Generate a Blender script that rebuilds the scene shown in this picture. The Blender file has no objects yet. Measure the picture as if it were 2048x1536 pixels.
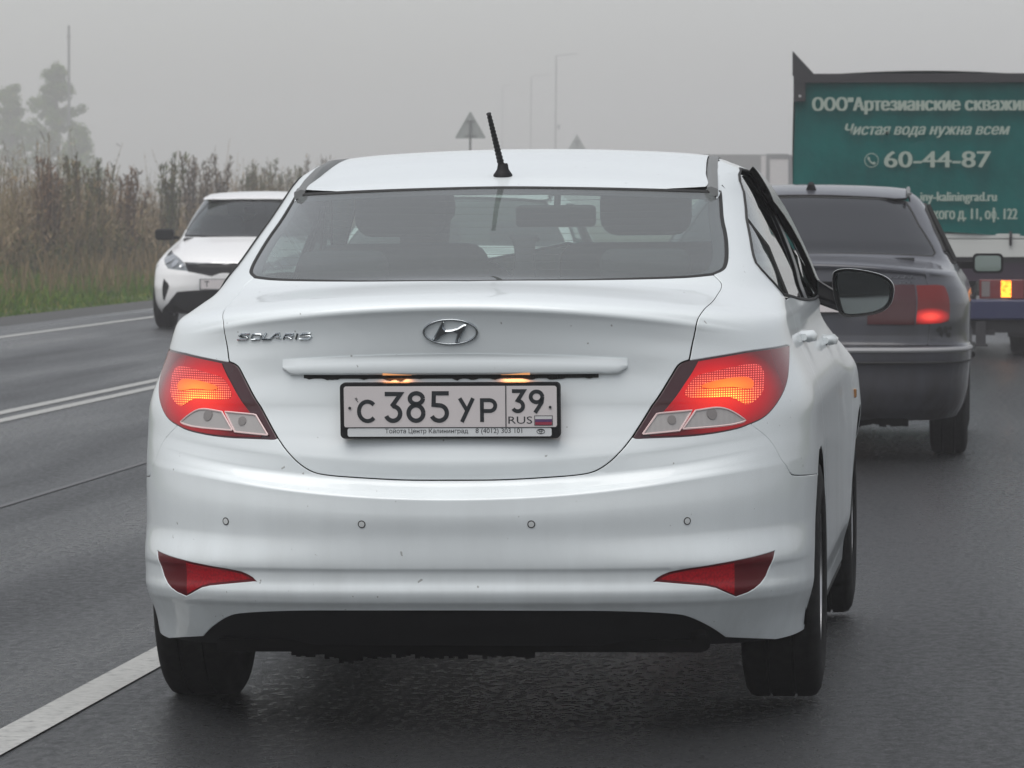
import bpy, bmesh, math, random
import numpy as np
from mathutils import Vector, Matrix
from mathutils.geometry import delaunay_2d_cdt
R = math.radians
random.seed(7)
SC = bpy.context.scene
COL = SC.collection

# ---------------------------------------------------------------- camera
CAM_POS = Vector((1.297, -11.43, 1.29))
cam_data = bpy.data.cameras.new('camera')
cam = bpy.data.objects.new('camera', cam_data)
COL.objects.link(cam)
cam_data.sensor_width = 36.0
cam_data.lens = 9500 / 2048 * 36.0
cam_data.clip_start = 0.1
cam_data.clip_end = 5000
cam.location = CAM_POS
cam.rotation_euler = (R(90) - math.atan(358 / 9500), 0, math.atan(956 / 9500))
cam_data.dof.use_dof = True; cam_data.dof.focus_distance = 11.8; cam_data.dof.aperture_fstop = 22
SC.camera = cam

# ---------------------------------------------------------------- sky, sun, exposure
HAZE = 0.0021
SUN_EL, SUN_AZ = R(68), R(205)
world = bpy.data.worlds.new('World')
SC.world = world
world.use_nodes = True
wn = world.node_tree.nodes; wl = world.node_tree.links
wn.clear()
w_out = wn.new('ShaderNodeOutputWorld'); w_bg = wn.new('ShaderNodeBackground')
w_sky = wn.new('ShaderNodeTexSky'); w_sky.sky_type = 'NISHITA'; w_sky.sun_disc = False
w_sky.sun_elevation = SUN_EL; w_sky.sun_rotation = SUN_AZ
w_sky.dust_density = 1.5; w_sky.air_density = 1.0; w_sky.ozone_density = 1.0
w_hsv = wn.new('ShaderNodeHueSaturation'); w_hsv.inputs['Saturation'].default_value = 0.24
wl.new(w_sky.outputs[0], w_hsv.inputs['Color']); wl.new(w_hsv.outputs[0], w_bg.inputs['Color'])
wl.new(w_bg.outputs[0], w_out.inputs['Surface'])
w_bg.inputs['Strength'].default_value = 0.125
sun_d = bpy.data.lights.new('sun', 'SUN'); sun_d.energy = 2.0; sun_d.angle = R(60); sun_d.color = (1.0, 0.97, 0.93)
sun = bpy.data.objects.new('sun', sun_d); COL.objects.link(sun)
sun_dir = Vector((math.sin(SUN_AZ) * math.cos(SUN_EL), math.cos(SUN_AZ) * math.cos(SUN_EL), math.sin(SUN_EL)))   # azimuth from +Y, clockwise
sun.rotation_euler = sun_dir.to_track_quat('Z', 'Y').to_euler()
SC.view_settings.view_transform = 'Standard'; SC.view_settings.look = 'None'
SC.view_settings.exposure = 0.20; SC.view_settings.gamma = 1.0
SC.view_settings.use_curve_mapping = False
SC.render.engine = 'CYCLES'
SC.cycles.use_denoising = True
SC.cycles.max_bounces = 10; SC.cycles.diffuse_bounces = 3; SC.cycles.glossy_bounces = 4
SC.cycles.transmission_bounces = 4; SC.cycles.transparent_max_bounces = 16; SC.cycles.volume_bounces = 1
SC.cycles.sample_clamp_indirect = 4.0
# ---------------------------------------------------------------- helpers: objects and properties
def tag(o, label=None, cat=None, group=None, kind=None):
    if label: o['label'] = label
    if cat: o['category'] = cat
    if group: o['group'] = group
    if kind: o['kind'] = kind
    return o

def empty(name, loc=(0, 0, 0), rz=0.0, parent=None):
    o = bpy.data.objects.new(name, None); COL.objects.link(o)
    o.location = loc; o.rotation_euler = (0, 0, rz); o.empty_display_size = 0.2
    if parent: o.parent = parent
    return o

def copy_tree(o, parent=None):
    c = o.copy(); COL.objects.link(c); c.parent = parent
    for ch in [k for k in bpy.data.objects if k.parent == o]:
        copy_tree(ch, c)
    return c

class MB:
    """collects faces and links them as one mesh object"""
    def __init__(s): s.v = []; s.f = []; s.n = None
    def add(s, vs, fs):
        k = len(s.v); s.v += [tuple(p) for p in vs]; s.f += [tuple(i + k for i in f) for f in fs]; return s
    def box(s, x0, x1, y0, y1, z0, z1):
        vs = [(x, y, z) for z in (z0, z1) for y in (y0, y1) for x in (x0, x1)]
        return s.add(vs, [(0, 2, 3, 1), (4, 5, 7, 6), (0, 1, 5, 4), (2, 6, 7, 3), (0, 4, 6, 2), (1, 3, 7, 5)])
    def rings(s, rings, closed=True, cap0=True, cap1=True):
        n = len(rings[0]); k = len(s.v)
        for r in rings: s.v += [tuple(p) for p in r]
        m = n if closed else n - 1
        for i in range(len(rings) - 1):
            for j in range(m):
                a = k + i * n + j; b = k + i * n + (j + 1) % n
                s.f.append((a, b, b + n, a + n))
        if cap0: s.f.append(tuple(k + j for j in range(n))[::-1])
        if cap1: s.f.append(tuple(k + (len(rings) - 1) * n + j for j in range(n)))
        return s
    def tube(s, pts, rad, n=8, cap=True):
        pts = [Vector(p) for p in pts]
        if not hasattr(rad, '__len__'): rad = [rad] * len(pts)
        up = None; rr = []
        for i, p in enumerate(pts):
            d = (pts[min(i + 1, len(pts) - 1)] - pts[max(i - 1, 0)]).normalized()
            if up is None: up = d.orthogonal().normalized()
            up = (up - d * up.dot(d)).normalized(); w = d.cross(up)
            rr.append([p + (up * math.cos(a) + w * math.sin(a)) * rad[i] for a in [j * 2 * math.pi / n for j in range(n)]])
        return s.rings(rr, True, cap, cap)
    def lathe(s, prof, n=32, M=None, closed_prof=False):
        """prof (r, h) turned about local X axis -> h along X"""
        rr = []
        for r, h in prof:
            ring = [Vector((h, r * math.cos(a), r * math.sin(a))) for a in [j * 2 * math.pi / n for j in range(n)]]
            if M: ring = [M @ p for p in ring]
            rr.append(ring)
        return s.rings(rr, True, not closed_prof, not closed_prof)
    def prism(s, poly, M, h0, h1):
        """2D polygon extruded h0..h1 along local z of M"""
        n = len(poly)
        a = [M @ Vector((x, y, h0)) for x, y in poly]; b = [M @ Vector((x, y, h1)) for x, y in poly]
        return s.add(a + b, [tuple(range(n))[::-1], tuple(range(n, 2 * n))] + [(i, (i + 1) % n, n + (i + 1) % n, n + i) for i in range(n)])
    def build(s, name, mat, parent=None, smooth=False, angle=35, loc=None, bevel=0, fixn=True):
        me = bpy.data.meshes.new(name); me.from_pydata(s.v, [], s.f)
        if fixn:
            bm = bmesh.new(); bm.from_mesh(me)
            bmesh.ops.remove_doubles(bm, verts=bm.verts, dist=1e-5)
            bmesh.ops.recalc_face_normals(bm, faces=bm.faces); bm.to_mesh(me); bm.free()
        me.update()
        if smooth:
            me.polygons.foreach_set('use_smooth', [True] * len(me.polygons))
            me.set_sharp_from_angle(angle=R(angle))
        o = bpy.data.objects.new(name, me); COL.objects.link(o)
        if mat: me.materials.append(mat)
        if parent: o.parent = parent
        if loc is not None: o.location = loc
        if bevel:
            m = o.modifiers.new('bevel', 'BEVEL'); m.width = bevel; m.segments = 2; m.limit_method = 'ANGLE'; m.angle_limit = R(40)
            for p in me.polygons: p.use_smooth = True
            m.harden_normals = True
        return o

# ---------------------------------------------------------------- parametric car shell
def pchip(xs, ys):
    xs = np.array(xs, float); ys = np.array(ys, float); h = np.diff(xs); d = np.diff(ys) / h
    m = np.zeros(len(xs)); m[0] = d[0]; m[-1] = d[-1]
    for i in range(1, len(xs) - 1):
        if d[i - 1] * d[i] > 0:
            w1 = 2 * h[i] + h[i - 1]; w2 = h[i] + 2 * h[i - 1]
            m[i] = (w1 + w2) / (w1 / d[i - 1] + w2 / d[i])
    def f(x):
        x = np.clip(np.asarray(x, float), xs[0], xs[-1]); i = np.clip(np.searchsorted(xs, x) - 1, 0, len(xs) - 2)
        t = (x - xs[i]) / h[i]
        return ((2 * t**3 - 3 * t**2 + 1) * ys[i] + (t**3 - 2 * t**2 + t) * h[i] * m[i] + (-2 * t**3 + 3 * t**2) * ys[i + 1] + (t**3 - t**2) * h[i] * m[i + 1])
    return f

class Shell:
    """closed rings stacked up the car; u: 0..1 rear quarter, 1..2 side, 2..3 front quarter (negative = left); t: up the body"""
    # columns: zc yr b | zs W D n | zf yf Df bf
    def __init__(s, keys, flares=()):
        K = np.array(keys, float)
        t = [0.0]
        for i in range(1, len(K)):
            t.append(t[-1] + max(0.012, math.hypot(K[i, 0] - K[i - 1, 0], K[i, 1] - K[i - 1, 1])))
        s.tk = t; s.T = t[-1]
        s.c = [pchip(t, K[:, j]) for j in range(K.shape[1])]
        s.fl = flares; s.sm = None
    def soften(s, sigma, t0, t1):
        """rounder body lines towards the flanks below t1: the creases belong to the middle of the tail only"""
        g = np.linspace(0, s.T, 1200); d = g[1] - g[0]; k = np.arange(-int(4 * sigma / d), int(4 * sigma / d) + 1) * d; w = np.exp(-(k / sigma)**2 / 2); w /= w.sum(); s.sm = {}
        for j in range(11):
            v = s.c[j](g); p = len(k) // 2; lo = v[0] + (v[1] - v[0]) / d * (np.arange(-p, 0) * d); hi = v[-1] + (v[-1] - v[-2]) / d * (np.arange(1, p + 1) * d)
            s.sm[j] = np.convolve(np.concatenate([lo, v, hi]), w, 'valid')
        s.sg_ = g; s.st = (t0, t1)
    def P(s, u, t):
        u = (np.asarray(u, float) + 3) % 6 - 3; t = np.asarray(t, float)
        zc, yr, b, zs, W, D, n, zf, yf, Df, bf = [c(t) for c in s.c]
        sg = np.where(u < 0, -1.0, 1.0); a = np.abs(u)
        if s.sm is not None:
            x_ = np.clip((a - 0.36) / 0.26, 0, 1); wu = x_ * x_ * (3 - 2 * x_); y_ = np.clip((s.st[1] - t) / 0.16, 0, 1); z_ = np.clip((t - s.st[0]) / 0.10, 0, 1); wu = wu * y_ * y_ * (3 - 2 * y_) * z_ * z_ * (3 - 2 * z_)
            zc, yr, b, zs, W, D, n, zf, yf, Df, bf = [v * (1 - wu) + np.interp(t, s.sg_, s.sm[j]) * wu for j, v in enumerate((zc, yr, b, zs, W, D, n, zf, yf, Df, bf))]
        def quad(ph):
            r = (np.abs(np.cos(ph))**n + np.abs(np.sin(ph))**n)**(-1 / n)
            return np.clip(r * np.sin(ph), 0, 1), r * np.cos(ph)
        q1, c1 = quad(np.clip(a, 0, 1) * math.pi / 2)
        xr = W * q1; y_r = yr + b * q1**2 + (D - b * q1**2) * (1 - c1); z_r = zc + (zs - zc) * q1**2
        q3, c3 = quad(np.clip(3 - a, 0, 1) * math.pi / 2)
        xf = W * q3; y_f = yf - bf * q3**2 - (Df - bf * q3**2) * (1 - c3); z_f = zf + (zs - zf) * q3**2
        w = np.clip(a - 1, 0, 1); ys = (yr + D) * (1 - w) + (yf - Df) * w
        x = np.where(a <= 1, xr, np.where(a <= 2, W, xf))
        y = np.where(a <= 1, y_r, np.where(a <= 2, ys, y_f))
        z = np.where(a <= 1, z_r, np.where(a <= 2, zs, z_f))
        for (yc, zc_, amp, sy, sz) in s.fl:
            x = x + amp * np.exp(-((y - yc) / sy)**2 - ((z - zc_) / sz)**2) * np.clip(x / 0.6, 0, 1)**4
        return np.stack([sg * x, y, z], -1)
    def N(s, u, t):
        e = 1e-3
        du = s.P(u + e, t) - s.P(u - e, t)
        t0 = np.clip(t - e, 0, s.T); t1 = np.clip(t + e, 0, s.T)
        dt = s.P(u, t1) - s.P(u, t0)
        n = np.cross(du, dt); l = np.linalg.norm(n, axis=-1, keepdims=True); l[l < 1e-12] = 1
        return n / l   # points outward
    def side(s, y, z, it=40):
        """(y, z) on the right side or quarters -> (u, t)"""
        ts = np.linspace(0, s.T, 1500); zs = s.c[3](ts); t = float(ts[np.argmin(np.abs(zs - z))])
        lo = float(s.c[1](t) + s.c[5](t)); hi = float(s.c[8](t) - s.c[9](t))
        if y > lo and y < hi: return (1 + (y - lo) / (hi - lo), t)
        us = np.linspace(0.3, 1, 80) if y <= lo else np.linspace(2, 2.8, 80)
        U, T = np.meshgrid(us, ts[::4]); p = s.P(U, T); d = (p[..., 1] - y)**2 + (p[..., 2] - z)**2
        k = np.unravel_index(np.argmin(d), d.shape); u = float(U[k]); t = float(T[k])
        for _ in range(8):
            e = 1e-3; p = s.P(u, t); r = np.array([y - p[1], z - p[2]]); pu = (s.P(u + e, t) - p) / e; pt = (s.P(u, min(t + e, s.T)) - p) / e
            J = np.array([[pu[1], pt[1]], [pu[2], pt[2]]])
            if abs(np.linalg.det(J)) < 1e-5: break
            dl = np.clip(np.linalg.solve(J, r), -.02, .02); u += dl[0]; t = float(np.clip(t + dl[1], 0, s.T))
        return (float(u), t)

def smooth_poly(pts, k=2, corners=()):
    """Chaikin, keeping listed corner indices sharp"""
    pts = [tuple(p) for p in pts]; keep = set(pts[i] for i in corners)
    for _ in range(k):
        out = []
        n = len(pts)
        for i in range(n):
            a = pts[i]; b = pts[(i + 1) % n]
            if a in keep: out.append(a)
            else: pass
            qa = (a[0] * .75 + b[0] * .25, a[1] * .75 + b[1] * .25); qb = (a[0] * .25 + b[0] * .75, a[1] * .25 + b[1] * .75)
            if a not in keep: out.append(qa)
            if b not in keep: out.append(qb)
        pts = out
    return pts

def dedupe(poly, eps=1e-4):
    out = []
    for p in poly:
        if not out or math.hypot(p[0] - out[-1][0], p[1] - out[-1][1]) > eps: out.append(tuple(p))
    while len(out) > 1 and math.hypot(out[0][0] - out[-1][0], out[0][1] - out[-1][1]) <= eps: out.pop()
    return out

def resample(poly, sc, step):
    poly = dedupe(poly); out = []
    n = len(poly)
    for i in range(n):
        a = poly[i]; b = poly[(i + 1) % n]
        L = math.hypot((b[0] - a[0]) * sc[0], (b[1] - a[1]) * sc[1]); k = max(1, int(math.ceil(L / step)))
        for j in range(k): out.append((a[0] + (b[0] - a[0]) * j / k, a[1] + (b[1] - a[1]) * j / k))
    return out

def inpoly(px, py, poly):
    x = np.array([p[0] for p in poly]); y = np.array([p[1] for p in poly]); x2 = np.roll(x, -1); y2 = np.roll(y, -1)
    px = np.asarray(px)[:, None]; py = np.asarray(py)[:, None]
    c = ((y > py) != (y2 > py)) & (px < (x2 - x) * (py - y) / np.where(y2 - y == 0, 1e-12, y2 - y) + x)
    return (c.sum(1) % 2) == 1

def shrink(poly, d, sc):
    """move a polygon's points inward by d metres (domain scaled by sc)"""
    P = [Vector((p[0] * sc[0], p[1] * sc[1])) for p in dedupe(poly)]; n = len(P)
    A = sum(P[i].x * P[(i + 1) % n].y - P[(i + 1) % n].x * P[i].y for i in range(n))
    sg = 1 if A > 0 else -1; out = []
    for i in range(n):
        e0 = (P[i] - P[i - 1]); e1 = (P[(i + 1) % n] - P[i])
        if e0.length < 1e-9 or e1.length < 1e-9: e0 = e1 = (P[(i + 1) % n] - P[i - 1])
        e0 = e0.normalized(); e1 = e1.normalized()
        n0 = Vector((-e0.y, e0.x)) * sg; n1 = Vector((-e1.y, e1.x)) * sg
        m = (n0 + n1)
        if m.length < 1e-6: m = n0
        m = m.normalized(); c = max(0.45, m.dot(n0))
        q = P[i] + m * d / c; out.append((q.x / sc[0], q.y / sc[1]))
    return out

def panel(sh, name, outer, mat, parent=None, holes=(), off=0.0, depth=0.012, gap=0.0025, step=0.012, grid=(0.018, 0.016), mirror=False, sc=(1.3, 1.0), rnd=0.004, hole_gap=None, disp=None, wall=True):
    """a sheet cut out of the shell along polygons in (u, t), with turned-in edges and rounded rim"""
    if gap: outer = shrink(resample(outer, sc, step * 2), gap, sc)
    hl = []
    for h in holes:
        h = resample(h, sc, step * 2)
        g = gap if hole_gap is None else hole_gap
        hl.append(shrink(h, -g, sc) if g else h)
    loops = [resample(outer, sc, step)] + [resample(h, sc, step) for h in hl]
    V = []; E = []
    for lp in loops:
        k = len(V); V += lp; E += [(k + i, k + (i + 1) % len(lp)) for i in range(len(lp))]
    nb = len(V)
    us = [p[0] for p in loops[0]]; ts = [p[1] for p in loops[0]]
    gu = np.arange(min(us), max(us), grid[0]); gt = np.arange(max(0, min(ts)), min(sh.T, max(ts)), grid[1])
    # denser rows where the shell keys are tight
    gt = np.array(sorted(set(list(gt) + [k for k in sh.tk if min(ts) < k < max(ts)])))
    U, T = np.meshgrid(gu, gt); U = U.ravel(); T = T.ravel()
    ok = inpoly(U, T, loops[0])
    for h in loops[1:]: ok &= ~inpoly(U, T, h)
    U = U[ok]; T = T[ok]
    B = np.array(V); keep = np.ones(len(U), bool)
    for i in range(len(U)):
        d = ((B[:, 0] - U[i]) * sc[0])**2 + ((B[:, 1] - T[i]) * sc[1])**2
        if d.min() < (step * 0.45)**2: keep[i] = False
    V += list(zip(U[keep].tolist(), T[keep].tolist()))
    r = delaunay_2d_cdt([Vector((p[0] * sc[0], p[1] * sc[1])) for p in V], E, [], 0, 1e-6)
    vv = np.array([(p[0] / sc[0], p[1] / sc[1]) for p in r[0]])
    F = [f for f in r[2]]
    ce = np.array([vv[list(f)].mean(0) for f in F])
    ok = inpoly(ce[:, 0], ce[:, 1], loops[0])
    for h in loops[1:]: ok &= ~inpoly(ce[:, 0], ce[:, 1], h)
    F = [f for f, k in zip(F, ok) if k]
    tt = np.clip(vv[:, 1], 0, sh.T)
    P = sh.P(vv[:, 0], tt); Nn = sh.N(vv[:, 0], tt)
    if disp is not None: P = P + Nn * disp(P, vv)[:, None]
    P = P + Nn * off
    # boundary edges of the kept region
    cnt = {}
    for f in F:
        for i in range(len(f)):
            a, b = f[i], f[(i + 1) % len(f)]; cnt[(a, b)] = cnt.get((a, b), 0) + 1
    bd = [(a, b) for (a, b) in cnt if (b, a) not in cnt]
    bn = {}
    for a, b in bd:
        e = P[b] - P[a]; l = np.linalg.norm(e)
        if l < 1e-9: continue
        o = np.cross(e / l, Nn[a])           # outward in the tangent plane for CCW faces
        for k in (a, b): bn[k] = bn.get(k, 0) + o
    verts = [tuple(p) for p in P]; nor = [tuple(x) for x in Nn]; faces = [tuple(f) for f in F]
    m1 = {}; m2 = {}
    for k, o in bn.items():
        o = o / max(1e-9, np.linalg.norm(o))
        # rim: rounded lip then wall
        verts.append(tuple(P[k] + o * rnd * 0.5 - Nn[k] * rnd * 0.5)); nn = (o + Nn[k]); nor.append(tuple(nn / np.linalg.norm(nn))); m1[k] = len(verts) - 1
        verts.append(tuple(P[k] + o * rnd * 0.55 - Nn[k] * depth)); nor.append(tuple(o)); m2[k] = len(verts) - 1
    dark = []
    for a, b in bd:
        if a in m1 and b in m1:
            faces.append((b, a, m1[a], m1[b])); faces.append((m1[b], m1[a], m2[a], m2[b])); dark.append(len(faces) - 1)
    objs = []
    for sgn in ((1, -1) if mirror else (1,)):
        vs = [(p[0] * sgn, p[1], p[2]) for p in verts]; ns = [(p[0] * sgn, p[1], p[2]) for p in nor]
        fs = faces if sgn == 1 else [f[::-1] for f in faces]
        me = bpy.data.meshes.new(name); me.from_pydata(vs, [], fs); me.update()
        me.polygons.foreach_set('use_smooth', [True] * len(me.polygons))
        me.normals_split_custom_set_from_vertices(ns)
        me.materials.append(mat)
        if wall is not False:
            me.materials.append(M_LINER)  # edge walls near-black: shade of the panel gaps painted on
            for k in dark: me.polygons[k].material_index = 1
        o = bpy.data.objects.new(name, me); COL.objects.link(o)
        if parent: o.parent = parent
        objs.append(o)
    return objs if mirror else objs[0]

# ---------------------------------------------------------------- materials
def mat(name, col=(0.5, 0.5, 0.5), rough=0.5, metal=0.0, coat=0.0, spec=0.5, emis=None, estr=0.0, alpha=1.0):
    m = bpy.data.materials.new(name); m.use_nodes = True
    b = m.node_tree.nodes['Principled BSDF']
    b.inputs['Base Color'].default_value = (*col, 1); b.inputs['Roughness'].default_value = rough
    b.inputs['Metallic'].default_value = metal; b.inputs['Coat Weight'].default_value = coat
    b.inputs['Coat Roughness'].default_value = 0.04
    b.inputs['Specular IOR Level'].default_value = spec
    if emis: b.inputs['Emission Color'].default_value = (*emis, 1); b.inputs['Emission Strength'].default_value = estr
    return m

def nd(m, typ, **kw):
    n = m.node_tree.nodes.new(typ)
    for k, v in kw.items():
        if k in n.inputs: n.inputs[k].default_value = v
        else: setattr(n, k, v)
    return n

def lk(m, a, b): m.node_tree.links.new(a, b)
def bsdf(m): return m.node_tree.nodes['Principled BSDF']

def ramp(m, src, stops):
    r = nd(m, 'ShaderNodeValToRGB'); e = r.color_ramp.elements
    while len(e) < len(stops): e.new(0.5)
    for el, (p, c) in zip(e, stops):
        el.position = p; el.color = (*c, 1) if len(c) == 3 else c
    lk(m, src, r.inputs['Fac']); return r

def noise(m, scale, detail=4, rough=0.6, coord='Object', vec=(1, 1, 1)):
    tc = nd(m, 'ShaderNodeTexCoord'); mp = nd(m, 'ShaderNodeMapping'); mp.inputs['Scale'].default_value = vec
    lk(m, tc.outputs[coord], mp.inputs['Vector'])
    n = nd(m, 'ShaderNodeTexNoise'); n.inputs['Scale'].default_value = scale; n.inputs['Detail'].default_value = detail; n.inputs['Roughness'].default_value = rough
    lk(m, mp.outputs[0], n.inputs['Vector']); return n

def glass_mat(name, tint=(0.6, 0.68, 0.66), f0=1.5, rough=0.0, sky_sheen=0.0):
    """thin window glass: tinted see-through, mirror by Fresnel, optional painted sky reflection as a pale film"""
    m = bpy.data.materials.new(name); m.use_nodes = True; nt = m.node_tree; nt.nodes.clear()
    o = nt.nodes.new('ShaderNodeOutputMaterial'); tr = nt.nodes.new('ShaderNodeBsdfTransparent'); gl = nt.nodes.new('ShaderNodeBsdfGlossy')
    mx = nt.nodes.new('ShaderNodeMixShader')
    tr.inputs[0].default_value = (*tint, 1); gl.inputs['Roughness'].default_value = rough; 
    gl.inputs[0].default_value = (1, 1, 1, 1)
    src = tr.outputs[0]
    if sky_sheen:
        df = nt.nodes.new('ShaderNodeBsdfDiffuse'); df.inputs[0].default_value = (0.5, 0.53, 0.53, 1); m2 = nt.nodes.new('ShaderNodeMixShader')
        m2.inputs[0].default_value = sky_sheen; nt.links.new(tr.outputs[0], m2.inputs[1]); nt.links.new(df.outputs[0], m2.inputs[2]); src = m2.outputs[0]
    # Schlick reflectance of both faces of the pane, the same from inside and outside
    ge = nt.nodes.new('ShaderNodeNewGeometry'); dt = nt.nodes.new('ShaderNodeVectorMath'); dt.operation = 'DOT_PRODUCT'
    nt.links.new(ge.outputs['Normal'], dt.inputs[0]); nt.links.new(ge.outputs['Incoming'], dt.inputs[1])
    def mth(op, a, b):
        n = nt.nodes.new('ShaderNodeMath'); n.operation = op; n.use_clamp = False
        for k, v in enumerate((a, b)):
            if v is None: continue
            if isinstance(v, (int, float)): n.inputs[k].default_value = v
            else: nt.links.new(v, n.inputs[k])
        return n.outputs[0]
    cs = mth('ABSOLUTE', dt.outputs['Value'], None); r0 = ((f0 - 1) / (f0 + 1))**2 * 1.8
    fr = mth('MINIMUM', mth('ADD', mth('MULTIPLY', mth('POWER', mth('SUBTRACT', 1.0, cs), 5.0), 1 - r0), r0), 1.0)
    nt.links.new(fr, mx.inputs[0]); nt.links.new(src, mx.inputs[1]); nt.links.new(gl.outputs[0], mx.inputs[2]); nt.links.new(mx.outputs[0], o.inputs['Surface'])
    return m
# columns: zc yr b | zs W D n | zf yf Df bf
WHITE_KEYS = [
 [0.200, 0.110, 0.050, 0.190, 0.835, 0.800, 3.400, 0.200, 4.220, 0.750, 0.250],
 [0.255, 0.060, 0.050, 0.250, 0.840, 0.860, 3.500, 0.250, 4.260, 0.750, 0.250],
 [0.308, 0.024, 0.050, 0.300, 0.852, 0.900, 3.600, 0.300, 4.300, 0.750, 0.250],
 [0.326, 0.008, 0.050, 0.320, 0.856, 0.900, 3.600, 0.320, 4.310, 0.750, 0.250],
 [0.350, 0.000, 0.050, 0.343, 0.858, 0.900, 3.600, 0.350, 4.320, 0.750, 0.250],
 [0.374, 0.004, 0.050, 0.366, 0.858, 0.900, 3.600, 0.370, 4.330, 0.750, 0.250],
 [0.392, 0.002, 0.050, 0.390, 0.858, 0.900, 3.600, 0.390, 4.340, 0.750, 0.250],
 [0.408, -0.006, 0.050, 0.405, 0.858, 0.900, 3.600, 0.410, 4.350, 0.750, 0.250],
 [0.480, -0.014, 0.060, 0.500, 0.858, 0.889, 3.250, 0.480, 4.360, 0.750, 0.250],
 [0.540, -0.024, 0.070, 0.600, 0.858, 0.899, 3.250, 0.540, 4.370, 0.750, 0.250],
 [0.572, -0.024, 0.080, 0.665, 0.858, 0.899, 3.250, 0.570, 4.370, 0.750, 0.250],
 [0.590, 0.004, 0.055, 0.685, 0.857, 0.871, 3.250, 0.590, 4.370, 0.750, 0.250],
 [0.620, 0.030, 0.038, 0.705, 0.856, 0.845, 3.250, 0.620, 4.360, 0.750, 0.250],
 [0.636, 0.027, 0.051, 0.718, 0.855, 0.848, 3.250, 0.630, 4.350, 0.750, 0.250],
 [0.660, 0.024, 0.065, 0.735, 0.854, 0.851, 3.250, 0.650, 4.340, 0.750, 0.250],
 [0.680, 0.028, 0.065, 0.748, 0.856, 0.847, 3.250, 0.670, 4.320, 0.750, 0.250],
 [0.720, 0.040, 0.058, 0.770, 0.856, 0.835, 3.250, 0.700, 4.280, 0.750, 0.280],
 [0.800, 0.054, 0.055, 0.800, 0.850, 0.821, 3.250, 0.750, 4.180, 0.800, 0.300],
 [0.880, 0.052, 0.066, 0.840, 0.838, 0.808, 3.100, 0.820, 4.020, 0.800, 0.320],
 [0.930, 0.040, 0.090, 0.872, 0.822, 0.820, 3.100, 0.860, 3.900, 0.800, 0.340],
 [0.990, 0.024, 0.115, 0.915, 0.802, 0.785, 3.000, 0.910, 3.720, 0.800, 0.360],
 [1.020, 0.012, 0.130, 0.938, 0.795, 0.780, 3.000, 0.930, 3.600, 0.800, 0.360],
 [1.038, 0.002, 0.140, 0.953, 0.791, 0.780, 3.000, 0.950, 3.500, 0.800, 0.360],
 [1.050, 0.012, 0.128, 0.965, 0.789, 0.800, 3.000, 0.960, 3.450, 0.800, 0.340],
 [1.060, 0.040, 0.095, 0.978, 0.787, 0.780, 3.000, 0.970, 3.400, 0.800, 0.320],
 [1.074, 0.130, 0.055, 0.998, 0.781, 0.740, 3.000, 0.990, 3.580, 0.320, 0.200],
 [1.086, 0.260, 0.040, 1.015, 0.772, 0.720, 3.000, 1.000, 3.550, 0.320, 0.200],
 [1.094, 0.370, 0.040, 1.035, 0.762, 0.760, 3.000, 1.010, 3.500, 0.320, 0.200],
 [1.108, 0.460, 0.040, 1.055, 0.752, 0.850, 3.100, 1.030, 3.440, 0.320, 0.200],
 [1.160, 0.605, 0.040, 1.112, 0.735, 1.000, 3.400, 1.100, 3.300, 0.320, 0.200],
 [1.250, 0.865, 0.040, 1.230, 0.690, 1.050, 3.400, 1.220, 3.080, 0.320, 0.200],
 [1.320, 1.070, 0.040, 1.310, 0.655, 0.950, 3.400, 1.320, 2.880, 0.320, 0.200],
 [1.340, 1.140, 0.040, 1.345, 0.636, 0.850, 3.300, 1.350, 2.800, 0.320, 0.200],
 [1.362, 1.240, 0.040, 1.378, 0.612, 0.750, 3.200, 1.380, 2.690, 0.320, 0.200],
 [1.390, 1.430, 0.030, 1.403, 0.564, 0.380, 2.600, 1.410, 2.560, 0.320, 0.200],
 [1.416, 1.600, 0.030, 1.424, 0.512, 0.300, 2.500, 1.430, 2.260, 0.380, 0.100],
 [1.438, 1.800, 0.020, 1.439, 0.400, 0.220, 2.400, 1.440, 2.200, 0.220, 0.050],
 [1.446, 1.960, 0.010, 1.446, 0.200, 0.080, 2.200, 1.446, 2.100, 0.060, 0.020],
 [1.447, 2.020, 0.000, 1.447, 0.010, 0.010, 2.000, 1.447, 2.040, 0.010, 0.000],
]
WHITE = Shell(WHITE_KEYS, flares=[(0.965, 0.45, 0.004, 0.42, 0.30), (3.535, 0.60, 0.030, 0.45, 0.28)])

WHITE.soften(0.045, 0.36, 1.12)
from mathutils import Euler
WHITE_ROT = (0.0, R(-0.42), R(-0.15))
WHITE_LOC = (0.002, 0.0, 0.002)
WHITE_M = Matrix.Translation(WHITE_LOC) @ Euler(WHITE_ROT).to_matrix().to_4x4()

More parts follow.
